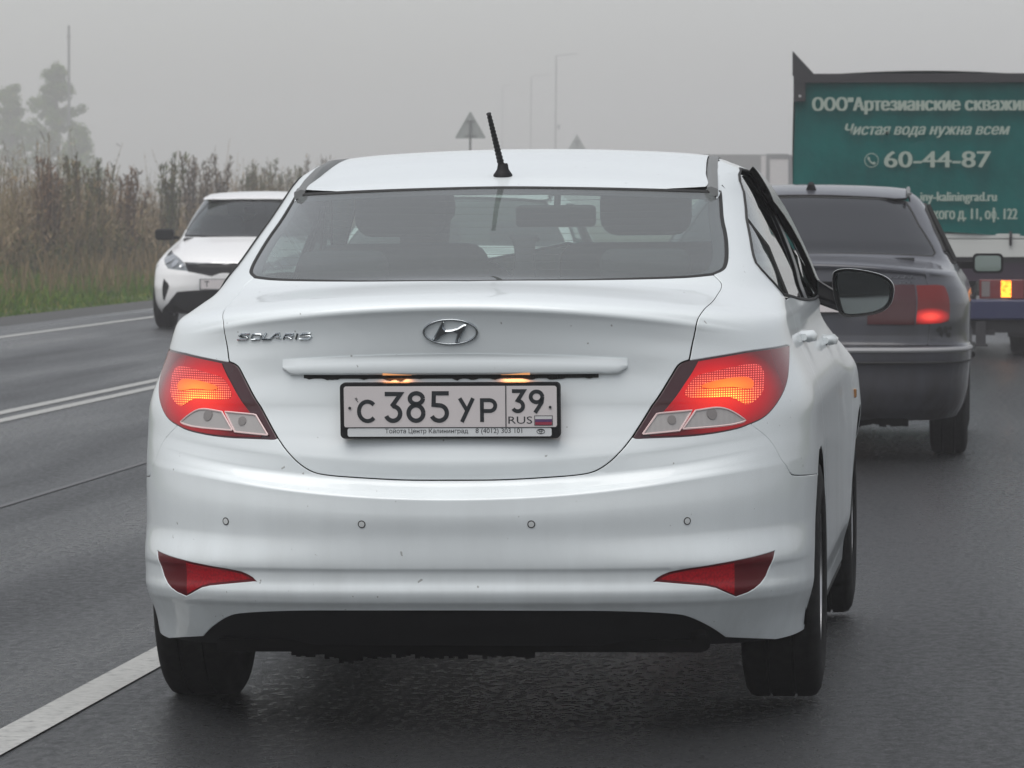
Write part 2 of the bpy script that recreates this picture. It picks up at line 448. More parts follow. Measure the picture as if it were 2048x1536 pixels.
GREY_KEYS = [
 [0.200, .120, .04, 0.20, .80, .70, 4.0, 0.20, 4.30, .60, .15],
 [0.270, .040, .04, 0.27, .83, .72, 4.0, 0.27, 4.34, .60, .15],
 [0.360, .005, .04, 0.36, .85, .75, 4.2, 0.36, 4.36, .60, .15],
 [0.480, -.010, .04, 0.48, .86, .75, 4.2, 0.48, 4.38, .60, .15],
 [0.500, -.022, .04, 0.50, .865, .75, 4.2, 0.50, 4.38, .60, .15],
 [0.560, -.028, .04, 0.56, .865, .75, 4.2, 0.56, 4.36, .60, .15],
 [0.580, -.010, .04, 0.58, .860, .75, 4.2, 0.58, 4.34, .60, .15],
 [0.590, 0.040, .04, 0.59, .855, .75, 4.2, 0.59, 4.32, .60, .15],
 [0.640, 0.050, .04, 0.635, .855, .75, 4.2, 0.64, 4.31, .60, .15],
 [0.700, 0.050, .04, 0.69, .858, .75, 4.2, 0.70, 4.28, .60, .15],
 [0.800, 0.050, .05, 0.78, .862, .75, 4.0, 0.76, 4.10, .60, .15],
 [0.900, 0.060, .05, 0.86, .845, .75, 3.8, 0.83, 3.80, .60, .15],
 [0.960, 0.064, .05, 0.905, .820, .75, 3.6, 0.87, 3.55, .60, .15],
 [0.985, 0.050, .05, 0.925, .808, .75, 3.6, 0.89, 3.45, .60, .15],
 [0.998, 0.070, .05, 0.935, .802, .75, 3.6, 0.90, 3.40, .60, .15],
 [1.006, 0.120, .05, 0.945, .797, .72, 3.5, 0.91, 3.36, .60, .15],
 [1.020, 0.280, .05, 0.960, .785, .68, 3.4, 0.92, 3.30, .60, .15],
 [1.030, 0.440, .05, 0.980, .772, .60, 3.2, 0.94, 3.22, .60, .15],
 [1.042, 0.510, .05, 1.000, .758, .58, 3.0, 0.96, 3.15, .60, .15],
 [1.120, 0.690, .05, 1.090, .720, .55, 3.0, 1.08, 2.95, .55, .14],
 [1.220, 0.930, .05, 1.200, .670, .52, 3.0, 1.20, 2.72, .50, .13],
 [1.310, 1.150, .05, 1.300, .610, .50, 3.0, 1.30, 2.55, .45, .12],
 [1.338, 1.230, .05, 1.335, .575, .48, 3.0, 1.34, 2.48, .45, .10],
 [1.362, 1.330, .04, 1.362, .530, .40, 2.8, 1.37, 2.40, .36, .08],
 [1.382, 1.500, .03, 1.382, .450, .30, 2.5, 1.38, 2.30, .26, .05],
 [1.396, 1.700, .02, 1.396, .300, .14, 2.3, 1.396, 2.15, .12, .03],
 [1.400, 1.850, .00, 1.400, .010, .01, 2.0, 1.400, 1.90, .01, .00],
]
GREY = Shell(GREY_KEYS, flares=[(0.95, 0.45, 0.012, 0.38, 0.28)])
GREY_LOC = (0.33, 12.45, 0.0)
# oncoming hatchback: u = 0 is its nose
ONC_KEYS = [
 [0.140, .140, .10, 0.15, .80, .80, 3.0, 0.20, 4.10, .60, .15],
 [0.220, .060, .10, 0.22, .83, .84, 3.0, 0.27, 4.14, .60, .15],
 [0.300, .030, .10, 0.30, .85, .86, 3.0, 0.36, 4.16, .60, .15],
 [0.400, .010, .12, 0.40, .86, .88, 3.0, 0.46, 4.18, .60, .15],
 [0.480, .000, .14, 0.47, .865, .90, 2.9, 0.55, 4.18, .60, .15],
 [0.560, .000, .16, 0.54, .865, .92, 2.8, 0.62, 4.18, .60, .15],
 [0.640, .018, .18, 0.61, .865, .94, 2.7, 0.70, 4.16, .60, .15],
 [0.690, .040, .20, 0.66, .862, .96, 2.6, 0.76, 4.14, .60, .15],
 [0.715, .080, .20, 0.69, .855, .98, 2.6, 0.80, 4.12, .60, .15],
 [0.760, .180, .20, 0.73, .845, 1.0, 2.6, 0.86, 4.08, .60, .15],
 [0.830, .430, .18, 0.80, .825, 1.0, 2.6, 0.92, 3.95, .60, .15],
 [0.900, .760, .16, 0.87, .795, .95, 2.6, 0.96, 3.85, .60, .15],
 [0.950, 1.05, .14, 0.93, .765, .85, 2.6, 1.00, 3.75, .60, .15],
 [0.975, 1.14, .14, 0.96, .755, .80, 2.6, 1.03, 3.70, .60, .15],
 [1.060, 1.32, .13, 1.05, .735, .75, 2.6, 1.10, 3.60, .60, .15],
 [1.200, 1.60, .12, 1.19, .695, .70, 2.6, 1.22, 3.45, .60, .15],
 [1.320, 1.88, .10, 1.31, .650, .65, 2.6, 1.33, 3.25, .55, .13],
 [1.345, 1.95, .10, 1.34, .635, .62, 2.6, 1.36, 3.18, .50, .12],
 [1.385, 2.10, .08, 1.39, .605, .55, 2.6, 1.39, 3.08, .42, .10],
 [1.420, 2.32, .05, 1.42, .520, .35, 2.5, 1.42, 2.98, .26, .06],
 [1.440, 2.55, .02, 1.44, .340, .14, 2.3, 1.44, 2.86, .12, .03],
 [1.445, 2.70, .00, 1.445, .010, .01, 2.0, 1.445, 2.75, .01, .00],
]
ONC = Shell(ONC_KEYS, flares=[(0.85, 0.40, 0.015, 0.42, 0.30)])
ONC_LOC = (-6.58, 37.2, 0.0)
# outlines on the shells, (u, t) along the ring and up the body
W_LOW = [(0.0000, 0.4831), (0.0385, 0.4828), (0.0914, 0.4819), (0.1587, 0.4831), (0.2252, 0.4834), (0.2517, 0.4893), (0.2777, 0.5122), (0.2964, 0.5424), (0.3103, 0.5723)]
W_LIN = [(0.3442, 0.6628), (0.3774, 0.7347), (0.3988, 0.7810), (0.4098, 0.7940), (0.4262, 0.8040)]
W_LUP = [(0.4555, 0.8835), (0.4746, 0.9811), (0.4881, 1.0951), (0.5164, 1.3218), (0.5237, 1.4060), (0.5178, 1.4358), (0.4948, 1.4791)]
W_GR = [(0.5215, 1.5132), (0.5315, 1.5559), (0.5380, 1.5979), (0.5506, 1.7356), (0.5494, 1.8555), (0.5614, 1.9929), (0.5721, 2.0582)]
W_GB = [(0.4700, 1.4655), (0.4237, 1.4420), (0.3097, 1.4005), (0.1818, 1.3518), (0.0000, 1.3258)]
W_GT = [(0.5441, 2.0588), (0.3954, 2.0657), (0.2152, 2.0828), (0.0647, 2.0952), (0.0000, 2.0964)]
W_LTOP = [(0.4883, 0.8253), (0.6036, 0.8607), (0.7819, 0.8834), (0.8180, 0.8792)]
W_LOUT = [(0.8148, 0.8670), (0.7354, 0.8115), (0.6813, 0.7535), (0.6240, 0.6805), (0.5753, 0.6080), (0.5507, 0.5845), (0.5233, 0.5722)]
W_LBOT = [(0.4920, 0.5592), (0.4175, 0.5550), (0.3358, 0.5661), (0.3156, 0.5666)]
W_BL = [(0.5411, 0.5479), (0.5767, 0.5002), (0.6079, 0.4276), (0.6354, 0.3942), (0.6623, 0.3877)]
W_BUMP = [(0.4718, 0.0321), (0.4432, 0.0691), (0.4052, 0.1042), (0.3785, 0.1178), (0.2844, 0.1290), (0.1573, 0.1296), (0.0000, 0.1299)]
W_REFL = [(0.3391, 0.2110), (0.3474, 0.2227), (0.3716, 0.2360), (0.4568, 0.2543), (0.5721, 0.2712), (0.5633, 0.2486), (0.5366, 0.2014), (0.5101, 0.1772), (0.4786, 0.1639), (0.4586, 0.1773), (0.4360, 0.1948), (0.3941, 0.2027)]
W_CL1 = [(0.3256, 0.5797), (0.3490, 0.6382), (0.3543, 0.6401), (0.4080, 0.6446), (0.3858, 0.5799)]
W_CL2 = [(0.3908, 0.5840), (0.4144, 0.6436), (0.4411, 0.6495), (0.4557, 0.6505), (0.4704, 0.6443), (0.4875, 0.6248), (0.5090, 0.5908), (0.5031, 0.5847), (0.4717, 0.5789)]
W_MESH1 = [(0.3969, 0.6928), (0.4107, 0.7288), (0.4291, 0.7577), (0.4564, 0.7700), (0.5185, 0.7938), (0.5640, 0.8059), (0.5958, 0.8004), (0.5731, 0.7197), (0.5495, 0.6801), (0.5158, 0.6501), (0.4955, 0.6800), (0.4750, 0.6914), (0.4434, 0.6864), (0.4186, 0.6860)]
W_BAR = [(0.4289, 0.7216), (0.4440, 0.7347), (0.4895, 0.7522), (0.5316, 0.7594), (0.5450, 0.7526), (0.5480, 0.7336), (0.5368, 0.7165), (0.5215, 0.7153), (0.4986, 0.7231), (0.4753, 0.7226), (0.4482, 0.7158)]
W_WIN = [(0.7452, 2.1612), (0.6981, 2.0947), (0.6453, 1.8792), (0.6385, 1.7462), (0.6285, 1.6285), (0.6366, 1.5495), (0.7174, 1.4659), (0.9136, 1.3486)]
G_LID = [(0.0000, 0.4672), (0.4458, 0.4649), (0.4639, 0.8141), (0.5348, 1.2962), (0.6100, 1.3833), (0.6018, 1.3947)]
G_GL = [(0.0000, 1.3387), (0.3702, 1.3828), (0.6018, 1.3947), (0.6421, 1.4381), (0.6383, 1.4945), (0.5843, 1.7632), (0.5688, 2.0673), (0.5050, 2.0940), (0.2442, 2.1124), (0.0000, 2.1287)]
G_LAMP = [(0.4157, 0.8039), (0.5317, 0.8195), (0.5426, 0.7923), (0.5369, 0.6270), (0.5275, 0.6008), (0.4031, 0.5883)]
G_LAMP2 = [(0.2519, 0.7879), (0.4101, 0.8038), (0.3979, 0.5885), (0.2495, 0.5879)]
G_BUMPT = [(0.0000, 0.4284), (0.4447, 0.4390), (0.7221, 0.4288)]
K_WS = [(0.0000, 1.6890), (0.0617, 1.6961), (0.4012, 1.7304), (0.6827, 1.7566), (0.6819, 1.8312), (0.5239, 2.5777), (0.3748, 2.5929), (0.1475, 2.5938), (0.0000, 2.5922)]
K_HOOD = [(0.0000, 0.5990), (0.0091, 0.6225), (0.0658, 0.6462), (0.1840, 0.6695), (0.3489, 0.6690), (0.5974, 1.0695), (0.6487, 1.7150), (0.0000, 1.6345)]
K_GRILL = [(0.0000, 0.5793), (0.0444, 0.5886), (0.2033, 0.6082), (0.3399, 0.6248), (0.2904, 0.5066), (0.1955, 0.4790), (0.1048, 0.4517), (0.0410, 0.4835), (0.0000, 0.4873)]
K_HL = [(0.6228, 1.0768), (0.3542, 0.6464), (0.2955, 0.5133), (0.3772, 0.5267), (0.5162, 0.5543), (0.6305, 0.7439)]
K_FOG = [(0.5184, 0.4386), (0.4431, 0.3633), (0.4573, 0.3020), (0.5092, 0.1873), (0.5309, 0.2079)]
K_LOW = [(0.0000, 0.3109), (0.0914, 0.3101), (0.2414, 0.3039), (0.3746, 0.2872), (0.4149, 0.2336), (0.4681, 0.1677), (0.5684, 0.0912)]
# ---------------------------------------------------------------- shared materials
def paint(name, col, dirt_shade=(0.16, 0.15, 0.13), zlo=0.22, zhi=0.75, amt=0.35, rough=0.34, metal=0.0, coat=0.65):
    m = mat(name, col, rough, metal, coat, spec=0.25); b = bsdf(m)
    b.inputs['Coat Roughness'].default_value = 0.05
    n = noise(m, 9, 6, 0.65, vec=(1, 1, 0.25)); n2 = noise(m, 60, 3, 0.6)
    tc = nd(m, 'ShaderNodeTexCoord'); sp = nd(m, 'ShaderNodeSeparateXYZ'); lk(m, tc.outputs['Object'], sp.inputs[0])
    mr = nd(m, 'ShaderNodeMapRange'); mr.inputs[1].default_value = zhi; mr.inputs[2].default_value = zlo; mr.inputs[3].default_value = 0.06; mr.inputs[4].default_value = 1
    lk(m, sp.outputs[2], mr.inputs[0])
    r = ramp(m, n.outputs[0], [(0.38, (0, 0, 0)), (0.75, (1, 1, 1))])
    a = nd(m, 'ShaderNodeMath', operation='MULTIPLY'); lk(m, mr.outputs[0], a.inputs[0]); lk(m, r.outputs[0], a.inputs[1])
    c = nd(m, 'ShaderNodeMath', operation='MULTIPLY'); lk(m, a.outputs[0], c.inputs[0]); c.inputs[1].default_value = amt
    # scattered specks of road dirt
    r2 = ramp(m, noise(m, 70, 1, 0.4).outputs[0], [(0.79, (0, 0, 0)), (0.80, (1, 1, 1))])
    d = nd(m, 'ShaderNodeMath', operation='MAXIMUM'); lk(m, c.outputs[0], d.inputs[0])
    e = nd(m, 'ShaderNodeMath', operation='MULTIPLY'); lk(m, r2.outputs[0], e.inputs[0]); e.inputs[1].default_value = 0.6; lk(m, e.outputs[0], d.inputs[1])
    mx = nd(m, 'ShaderNodeMix', data_type='RGBA'); mx.inputs[6].default_value = (*col, 1); mx.inputs[7].default_value = (*dirt_shade, 1)
    lk(m, d.outputs[0], mx.inputs[0]); lk(m, mx.outputs[2], b.inputs['Base Color'])
    rr = nd(m, 'ShaderNodeMapRange'); rr.inputs[3].default_value = rough; rr.inputs[4].default_value = 0.75; lk(m, d.outputs[0], rr.inputs[0]); lk(m, rr.outputs[0], b.inputs['Roughness'])
    return m
M_WHITE = paint('white_paint', (0.715, 0.76, 0.775), amt=0.20)
M_WHITE2 = paint('white_paint_oncoming', (0.80, 0.80, 0.80), amt=0.2)
M_GREYP = paint('grey_paint', (0.056, 0.058, 0.070), dirt_shade=(0.026, 0.021, 0.018), amt=1.0, zlo=0.25, zhi=0.85, rough=0.4)  # low dark tone: road dirt plus painted shade of the lower body
M_BLACK = mat('black_plastic', (0.008, 0.008, 0.009), 0.6, spec=.25)
M_GBLACK = mat('black_gloss', (0.01, 0.01, 0.012), 0.12)
M_LINER = mat('dark_liner', (0.003, 0.003, 0.003), 0.95, spec=.03)
M_RUBBER = mat('rubber', (0.018, 0.018, 0.018), 0.75)
def _tyre():
    m = mat('tyre_rubber', (0.02, 0.02, 0.02), 0.8, spec=.2); n = noise(m, 40, 5); r = ramp(m, n.outputs[0], [(0.4, (0.006, 0.006, 0.006)), (0.7, (0.016, 0.016, 0.015))]); lk(m, r.outputs[0], bsdf(m).inputs['Base Color'])
    bp = nd(m, 'ShaderNodeBump'); bp.inputs['Strength'].default_value = 0.4; bp.inputs['Distance'].default_value = 0.002; lk(m, n.outputs[0], bp.inputs['Height']); lk(m, bp.outputs[0], bsdf(m).inputs['Normal']); return m
M_TYRE = _tyre()
M_ALLOY = mat('alloy', (0.42, 0.42, 0.43), 0.3, 0.9)
M_CHROME = mat('chrome', (0.78, 0.79, 0.80), 0.08, 1.0)
M_DCHROME = mat('badge_chrome', (0.42, 0.45, 0.47), 0.16, 1.0)
M_MIRROR = mat('mirror_glass', (0.36, 0.44, 0.44), 0.02, 1.0)
M_PLATE = mat('plate_white', (0.62, 0.58, 0.58), 0.35)
M_PLATE2 = mat('plate_strip_white', (0.66, 0.68, 0.69), 0.4)
M_INK = mat('plate_ink', (0.012, 0.016, 0.02), 0.5)
M_FLAG_W = mat('flag_white', (0.6, 0.6, 0.6), 0.5); M_FLAG_B = mat('flag_blue', (0.09, 0.04, 0.13), 0.5); M_FLAG_R = mat('flag_red', (0.28, 0.03, 0.06), 0.5)
M_GLASS = glass_mat('rear_glass', (0.60, 0.72, 0.69), 1.55, 0.0, 0.20)
M_SGLASS = glass_mat('side_glass', (0.45, 0.55, 0.52), 1.5)
M_WGLASS = glass_mat('windscreen_glass', (0.72, 0.82, 0.78), 1.5)
M_OGLASS = glass_mat('oncoming_glass', (0.35, 0.45, 0.43), 1.55, 0.0, 0.05)
M_DGLASS = mat('dark_tinted_glass', (0.016, 0.017, 0.02), 0.06, 0.0, 0.0, 0.5)
M_FRIT = mat('frit_black', (0.03, 0.03, 0.034), 0.35)
M_SEAT = mat('seat_cloth', (0.035, 0.037, 0.04), 0.9)
M_DRIP = mat('drip_strip', (0.16, 0.165, 0.165), 0.5)
M_SENS = mat('sensor_cap', (0.60, 0.62, 0.62), 0.45)
def lamp_mat(name, base, bulb, rad, ecol, core, estr, dots=False, bg=0.25):
    """lens of a lit lamp: brightest at the bulb, falling off with distance; optional prism dots"""
    m = mat(name, base, 0.2, 0, 0.3, spec=.3); b = bsdf(m)
    tc = nd(m, 'ShaderNodeTexCoord')
    ds = None
    for bp in bulb:
        sub = nd(m, 'ShaderNodeVectorMath', operation='SUBTRACT'); lk(m, tc.outputs['Object'], sub.inputs[0]); sub.inputs[1].default_value = bp
        sc_ = nd(m, 'ShaderNodeVectorMath', operation='MULTIPLY'); lk(m, sub.outputs[0], sc_.inputs[0]); sc_.inputs[1].default_value = (1 / rad[0], 0.3 / rad[0], 1 / rad[1])
        ln = nd(m, 'ShaderNodeVectorMath', operation='LENGTH'); lk(m, sc_.outputs[0], ln.inputs[0])
        if ds is None: ds = ln.outputs['Value']
        else:
            mn = nd(m, 'ShaderNodeMath', operation='MINIMUM'); lk(m, ds, mn.inputs[0]); lk(m, ln.outputs['Value'], mn.inputs[1]); ds = mn.outputs[0]
    r = ramp(m, ds, [(0.0, core), (0.30, tuple(0.5 * a + 0.5 * c for a, c in zip(core, ecol))), (0.62, tuple(x * 0.75 for x in ecol)), (1.0, tuple(x * bg for x in ecol))])
    src = r.outputs[0]
    if dots:
        sp = nd(m, 'ShaderNodeSeparateXYZ'); lk(m, tc.outputs['Object'], sp.inputs[0]); ds2 = []
        for ax in (0, 2):
            f = nd(m, 'ShaderNodeMath', operation='MULTIPLY'); lk(m, sp.outputs[ax], f.inputs[0]); f.inputs[1].default_value = 1 / dots
            g = nd(m, 'ShaderNodeMath', operation='FRACT'); lk(m, f.outputs[0], g.inputs[0])
            h = nd(m, 'ShaderNodeMath', operation='SUBTRACT'); lk(m, g.outputs[0], h.inputs[0]); h.inputs[1].default_value = 0.5
            k = nd(m, 'ShaderNodeMath', operation='ABSOLUTE'); lk(m, h.outputs[0], k.inputs[0]); ds2.append(k.outputs[0])
        mx = nd(m, 'ShaderNodeMath', operation='MAXIMUM'); lk(m, ds2[0], mx.inputs[0]); lk(m, ds2[1], mx.inputs[1])
        lt = nd(m, 'ShaderNodeMath', operation='LESS_THAN'); lk(m, mx.outputs[0], lt.inputs[0]); lt.inputs[1].default_value = 0.27
        r2 = ramp(m, ds, [(0.0, (2.6, 1.5, 0.20)), (0.40, (2.0, 0.6, 0.10)), (0.75, (1.5, 0.30, 0.16)), (1.0, (0.9, 0.14, 0.12))])
        mc = nd(m, 'ShaderNodeMix', data_type='RGBA'); lk(m, lt.outputs[0], mc.inputs[0]); lk(m, src, mc.inputs[6]); lk(m, r2.outputs[0], mc.inputs[7]); src = mc.outputs[2]
    lk(m, src, b.inputs['Emission Color']); b.inputs['Emission Strength'].default_value = estr
    return m
# ---------------------------------------------------------------- car helpers
class Locator:
    """(x, z), (y, z) or (x, y) on a shell -> (u, t) and point"""
    def __init__(s, sh, u0, u1, t0=0.0, t1=None):
        s.sh = sh; t1 = sh.T if t1 is None else t1
        us = np.linspace(u0, u1, 161); ts = np.linspace(t0, t1, 181); U, T = np.meshgrid(us, ts)
        s.U = U.ravel(); s.T = T.ravel(); s.P = sh.P(s.U, s.T)
    def ut(s, a, b, ax=(0, 2)):
        d = (s.P[:, ax[0]] - a)**2 + (s.P[:, ax[1]] - b)**2; k = int(np.argmin(d)); u = s.U[k]; t = s.T[k]
        for _ in range(25):
            p = s.sh.P(u, t); r = np.array([a - p[ax[0]], b - p[ax[1]]]); e = 1e-3
            pu = (s.sh.P(u + e, t) - p) / e; pt = (s.sh.P(u, min(t + e, s.sh.T)) - p) / e
            J = np.array([[pu[ax[0]], pt[ax[0]]], [pu[ax[1]], pt[ax[1]]]])
            if abs(np.linalg.det(J)) < 1e-5: break
            dl = np.linalg.solve(J, r); dl = np.clip(dl, -0.03, 0.03); u += dl[0]; t = float(np.clip(t + dl[1], 0, s.sh.T))
        return float(u), float(t)
    def pt(s, a, b, ax=(0, 2)): return Vector(s.sh.P(*s.ut(a, b, ax)))
    def nrm(s, a, b, ax=(0, 2)): return Vector(s.sh.N(*[np.array(v) for v in s.ut(a, b, ax)]))

def sym(half):
    """right half (from the centre line round to the centre line) -> whole outline"""
    return list(half) + [(-u, t) for u, t in half[::-1] if u > 1e-6]

def wheel(name, parent, x, y, r, w, side=1, spokes=10, rim_r=0.2, style='alloy'):
    """tyre and rim standing upright, outer face towards side*X"""
    e = empty(name, (x, y, r), 0, parent)
    s = side
    pr = [(rim_r, -w * .42), (rim_r + .012, -w * .5), (r * .80, -w * .53), (r * .93, -w * .49), (r * .985, -w * .43), (r, -w * .36), (r, -w * .19), (r - .008, -w * .18), (r - .008, -w * .15), (r, -w * .14), (r, w * .14),
          (r - .008, w * .15), (r - .008, w * .18), (r, w * .19), (r, w * .36), (r * .985, w * .43), (r * .93, w * .49), (r * .80, w * .53), (rim_r + .012, w * .5), (rim_r, w * .42)]
    MB().lathe([(a, b * s) for a, b in pr], 48, closed_prof=True).build('tyre', M_TYRE, e, True, 50)
    mb = MB(); mb.lathe([(rim_r + .003, b * s) for b in ()] or [(rim_r + .006, w * .47 * s), (rim_r - .006, w * .47 * s), (rim_r - .012, w * .36 * s), (rim_r - .02, -w * .3 * s), (rim_r + .004, -w * .4 * s)], 40, closed_prof=True)
    for k in range(spokes):
        a = k * 2 * math.pi / spokes; d = Vector((0, math.cos(a), math.sin(a))); q = Vector((0, -math.sin(a), math.cos(a)))
        ri = []
        for rr, hw, h in ((.03, .016, .34), (.09, .013, .36), (rim_r - .008, .010, .40)):
            c = d * rr + Vector((w * h * s, 0, 0)); ri.append([c + q * hw, c - q * hw, c - q * hw - Vector((.018 * s, 0, 0)), c + q * hw - Vector((.018 * s, 0, 0))])
        mb.rings(ri)
    mb.lathe([(.001, w * .38 * s), (.030, w * .38 * s), (.035, w * .3 * s), (.04, -w * .1 * s), (.001, -w * .1 * s)], 20)
    mb.build('rim', M_ALLOY, e, True, 40)
    MB().lathe([(.001, w * .05 * s), (.14, w * .05 * s), (.14, -w * .02 * s), (.001, -w * .02 * s)], 28).build('brake_disc', mat('brake', (0.08, 0.075, 0.07), 0.5, 0.6) if 'brake' not in bpy.data.materials else bpy.data.materials['brake'], e, True, 40)
    return e

def strokes(mb, lines, width, M, h0, h1, join=8):
    """flat pen strokes of a given width, extruded along local z of M"""
    for ln in lines:
        w = width
        if isinstance(ln, tuple) and len(ln) == 2 and isinstance(ln[0], list): ln, w = ln
        n = len(ln); L = []; Rr = []
        for i in range(n):
            p = Vector(ln[i]); a = Vector(ln[max(i - 1, 0)]); b = Vector(ln[min(i + 1, n - 1)])
            d0 = (p - a); d1 = (b - p)
            if d0.length < 1e-9: d0 = d1
            if d1.length < 1e-9: d1 = d0
            d0 = d0.normalized(); d1 = d1.normalized(); nn = Vector((-(d0 + d1).y, (d0 + d1).x))
            if nn.length < 1e-6: nn = Vector((-d0.y, d0.x))
            nn = nn.normalized(); c = max(0.5, nn.dot(Vector((-d0.y, d0.x)))); q = nn * (w / 2 / c); L.append(p + q); Rr.append(p - q)
        rings = [[M @ Vector((L[i].x, L[i].y, h0)), M @ Vector((Rr[i].x, Rr[i].y, h0)), M @ Vector((Rr[i].x, Rr[i].y, h1)), M @ Vector((L[i].x, L[i].y, h1))] for i in range(n)]
        mb.rings(rings)
    return mb

def arc(cx, cy, rx, ry, a0, a1, n=16):
    return [(cx + rx * math.cos(R(a0 + (a1 - a0) * i / n)), cy + ry * math.sin(R(a0 + (a1 - a0) * i / n))) for i in range(n + 1)]

def text_mesh(name, s, size, M, material, parent, align='LEFT', width=None, bold=0.0, shear=0.0, depth=0.0004, height=None, fat=0.0, chars=False):
    cu = bpy.data.curves.new(name, 'FONT'); cu.body = s; cu.size = size; cu.offset = bold * size; cu.shear = shear; cu.extrude = depth; cu.align_x = 'LEFT'; cu.resolution_u = 3
    cu.body = s.replace('н', 'п').replace('ф', 'о')   # these two glyphs fill with holes in the built-in font: their shapes are drawn below
    o = bpy.data.objects.new(name, cu); COL.objects.link(o); bpy.context.view_layer.update()
    dg = bpy.context.evaluated_depsgraph_get(); me = bpy.data.meshes.new_from_object(o.evaluated_get(dg)); bpy.data.objects.remove(o); bpy.data.curves.remove(cu)
    vs = np.array([v.co[:] for v in me.vertices]); x0, x1 = vs[:, 0].min(), vs[:, 0].max(); y0 = 0
    sx = (width / (x1 - x0)) if width else 1.0; y1 = vs[:, 1].max(); sy = (height / y1) if height else sx
    off = {'LEFT': 0, 'RIGHT': -(x1 - x0) * sx, 'CENTER': -(x1 - x0) * sx / 2}[align]
    if chars:
        # one object per character: islands of the line grouped by their span
        n = len(me.vertices); lab = list(range(n))
        def find(a):
            while lab[a] != a: lab[a] = lab[lab[a]]; a = lab[a]
            return a
        for e in me.edges:
            a, b = find(e.vertices[0]), find(e.vertices[1])
            if a != b: lab[a] = b
        # the two sides and the front of an extruded letter share positions but not always vertices
        pos = {}
        for i in range(n):
            k = (round(vs[i, 0], 5), round(vs[i, 1], 5))
            if k in pos: lab[find(i)] = find(pos[k])
            else: pos[k] = i
        isl = {}
        for i in range(n): isl.setdefault(find(i), []).append(i)
        span = sorted([(vs[ix, 0].min(), vs[ix, 0].max(), ix) for ix in isl.values()], key=lambda q: q[0]); gr = []
        for a, b, ix in span:
            if gr and a < gr[-1][1] - (0.25 if not shear else 0.62) * min(b - a, gr[-1][1] - gr[-1][0]): gr[-1][1] = max(b, gr[-1][1]); gr[-1][2] += ix
            else: gr.append([a, b, list(ix)])
        line = empty(name, (0, 0, 0), 0, parent); cs = [c for c in s.replace('"', "''").replace('ы', 'ыl') if c != ' ']; known = len(cs) == len(gr)
        if not known: print('TEXT', s, len(cs), len(gr))
        for gi, (a, b, ix) in enumerate(gr):
            ch = cs[gi] if known else ''
            if ch in ('н', 'ф'):
                ya, yb = vs[ix, 1].min(), vs[ix, 1].max(); st = 0.11 * size; tn = math.tan(shear * 1.0) if shear else 0; w_ = (b - a) - (yb - ya) * tn
                if ch == 'н': st2 = w_ * .24; ym = (ya + yb) / 2; hb_ = (yb - ya) * .09; pl_ = [[(0, ya), (st2, ya), (st2, ym - hb_), (w_ - st2, ym - hb_), (w_ - st2, ya), (w_, ya), (w_, yb), (w_ - st2, yb), (w_ - st2, ym + hb_), (st2, ym + hb_), (st2, yb), (0, yb)]]
                else: hs = w_ * .11; pl_ = [[(w_ / 2 - hs, ya - (yb - ya) * .35), (w_ / 2 + hs, ya - (yb - ya) * .35), (w_ / 2 + hs, yb + (yb - ya) * .35), (w_ / 2 - hs, yb + (yb - ya) * .35)]]
                mb = MB()
                if ch == 'ф':
                    mp = {v: k for k, v in enumerate(ix)}; fs = [[mp[v] for v in p.vertices] for p in me.polygons if p.vertices[0] in mp]; mb.add([M @ Vector(((vs[v, 0] - x0) * sx + off, vs[v, 1] * sy, vs[v, 2])) for v in ix], fs)
                for q, dx in enumerate((0,) if not fat else (-fat, 0, fat)):
                    for P_ in pl_: mb.prism([((a + x + (y - ya) * tn - x0) * sx + off + dx, y * sy) for x, y in P_], M, depth + .0003 + q * .0007, depth + .0005 + q * .0007)
                mb.build('character', material, line, fixn=False); continue
            mp = {v: k for k, v in enumerate(ix)}; fs = [[mp[v] for v in p.vertices] for p in me.polygons if p.vertices[0] in mp]; mb = MB()
            for q, dx in enumerate((0,) if not fat else (-fat, 0, fat)):
                mb.add([M @ Vector(((vs[v, 0] - x0) * sx + off + dx, vs[v, 1] * sy, vs[v, 2] + q * .0007)) for v in ix], fs)
            mb.build('character', material, line, fixn=False)
        bpy.data.meshes.remove(me)
        return line
    for v in me.vertices: v.co = M @ Vector(((v.co.x - x0) * sx + off, v.co.y * sy, v.co.z))
    me.materials.clear(); me.materials.append(material); me.update(); me.name = name
    r = bpy.data.objects.new(name, me); COL.objects.link(r); r.parent = parent
    return r

def face_back(x, y, z, tilt=0.0):
    """frame on a surface that faces -Y: local x -> right, local y -> up, local z -> towards the viewer behind"""
    Mx = Matrix(((1, 0, 0), (0, 0, -1), (0, 1, 0))).to_4x4()
    return Matrix.Translation((x, y, z)) @ Matrix.Rotation(-tilt, 4, 'X') @ Mx
# ================================================================ THE WHITE SEDAN
car = empty('white_sedan', WHITE_LOC); car.rotation_euler = WHITE_ROT
tag(car, 'large white four-door sedan seen from behind with both tail lights lit', 'car')
SH = WHITE
LR = Locator(SH, -1.0, 1.0, 0, 1.45); LT = Locator(SH, 0.0, 3.0, 1.0, SH.T - 0.02)
side = SH.side
def arch(y0, zc, r, a0, a1, n=22): return [side(y0 + r * math.cos(R(a0 + (a1 - a0) * i / n)), zc + r * math.sin(R(a0 + (a1 - a0) * i / n))) for i in range(n + 1)]
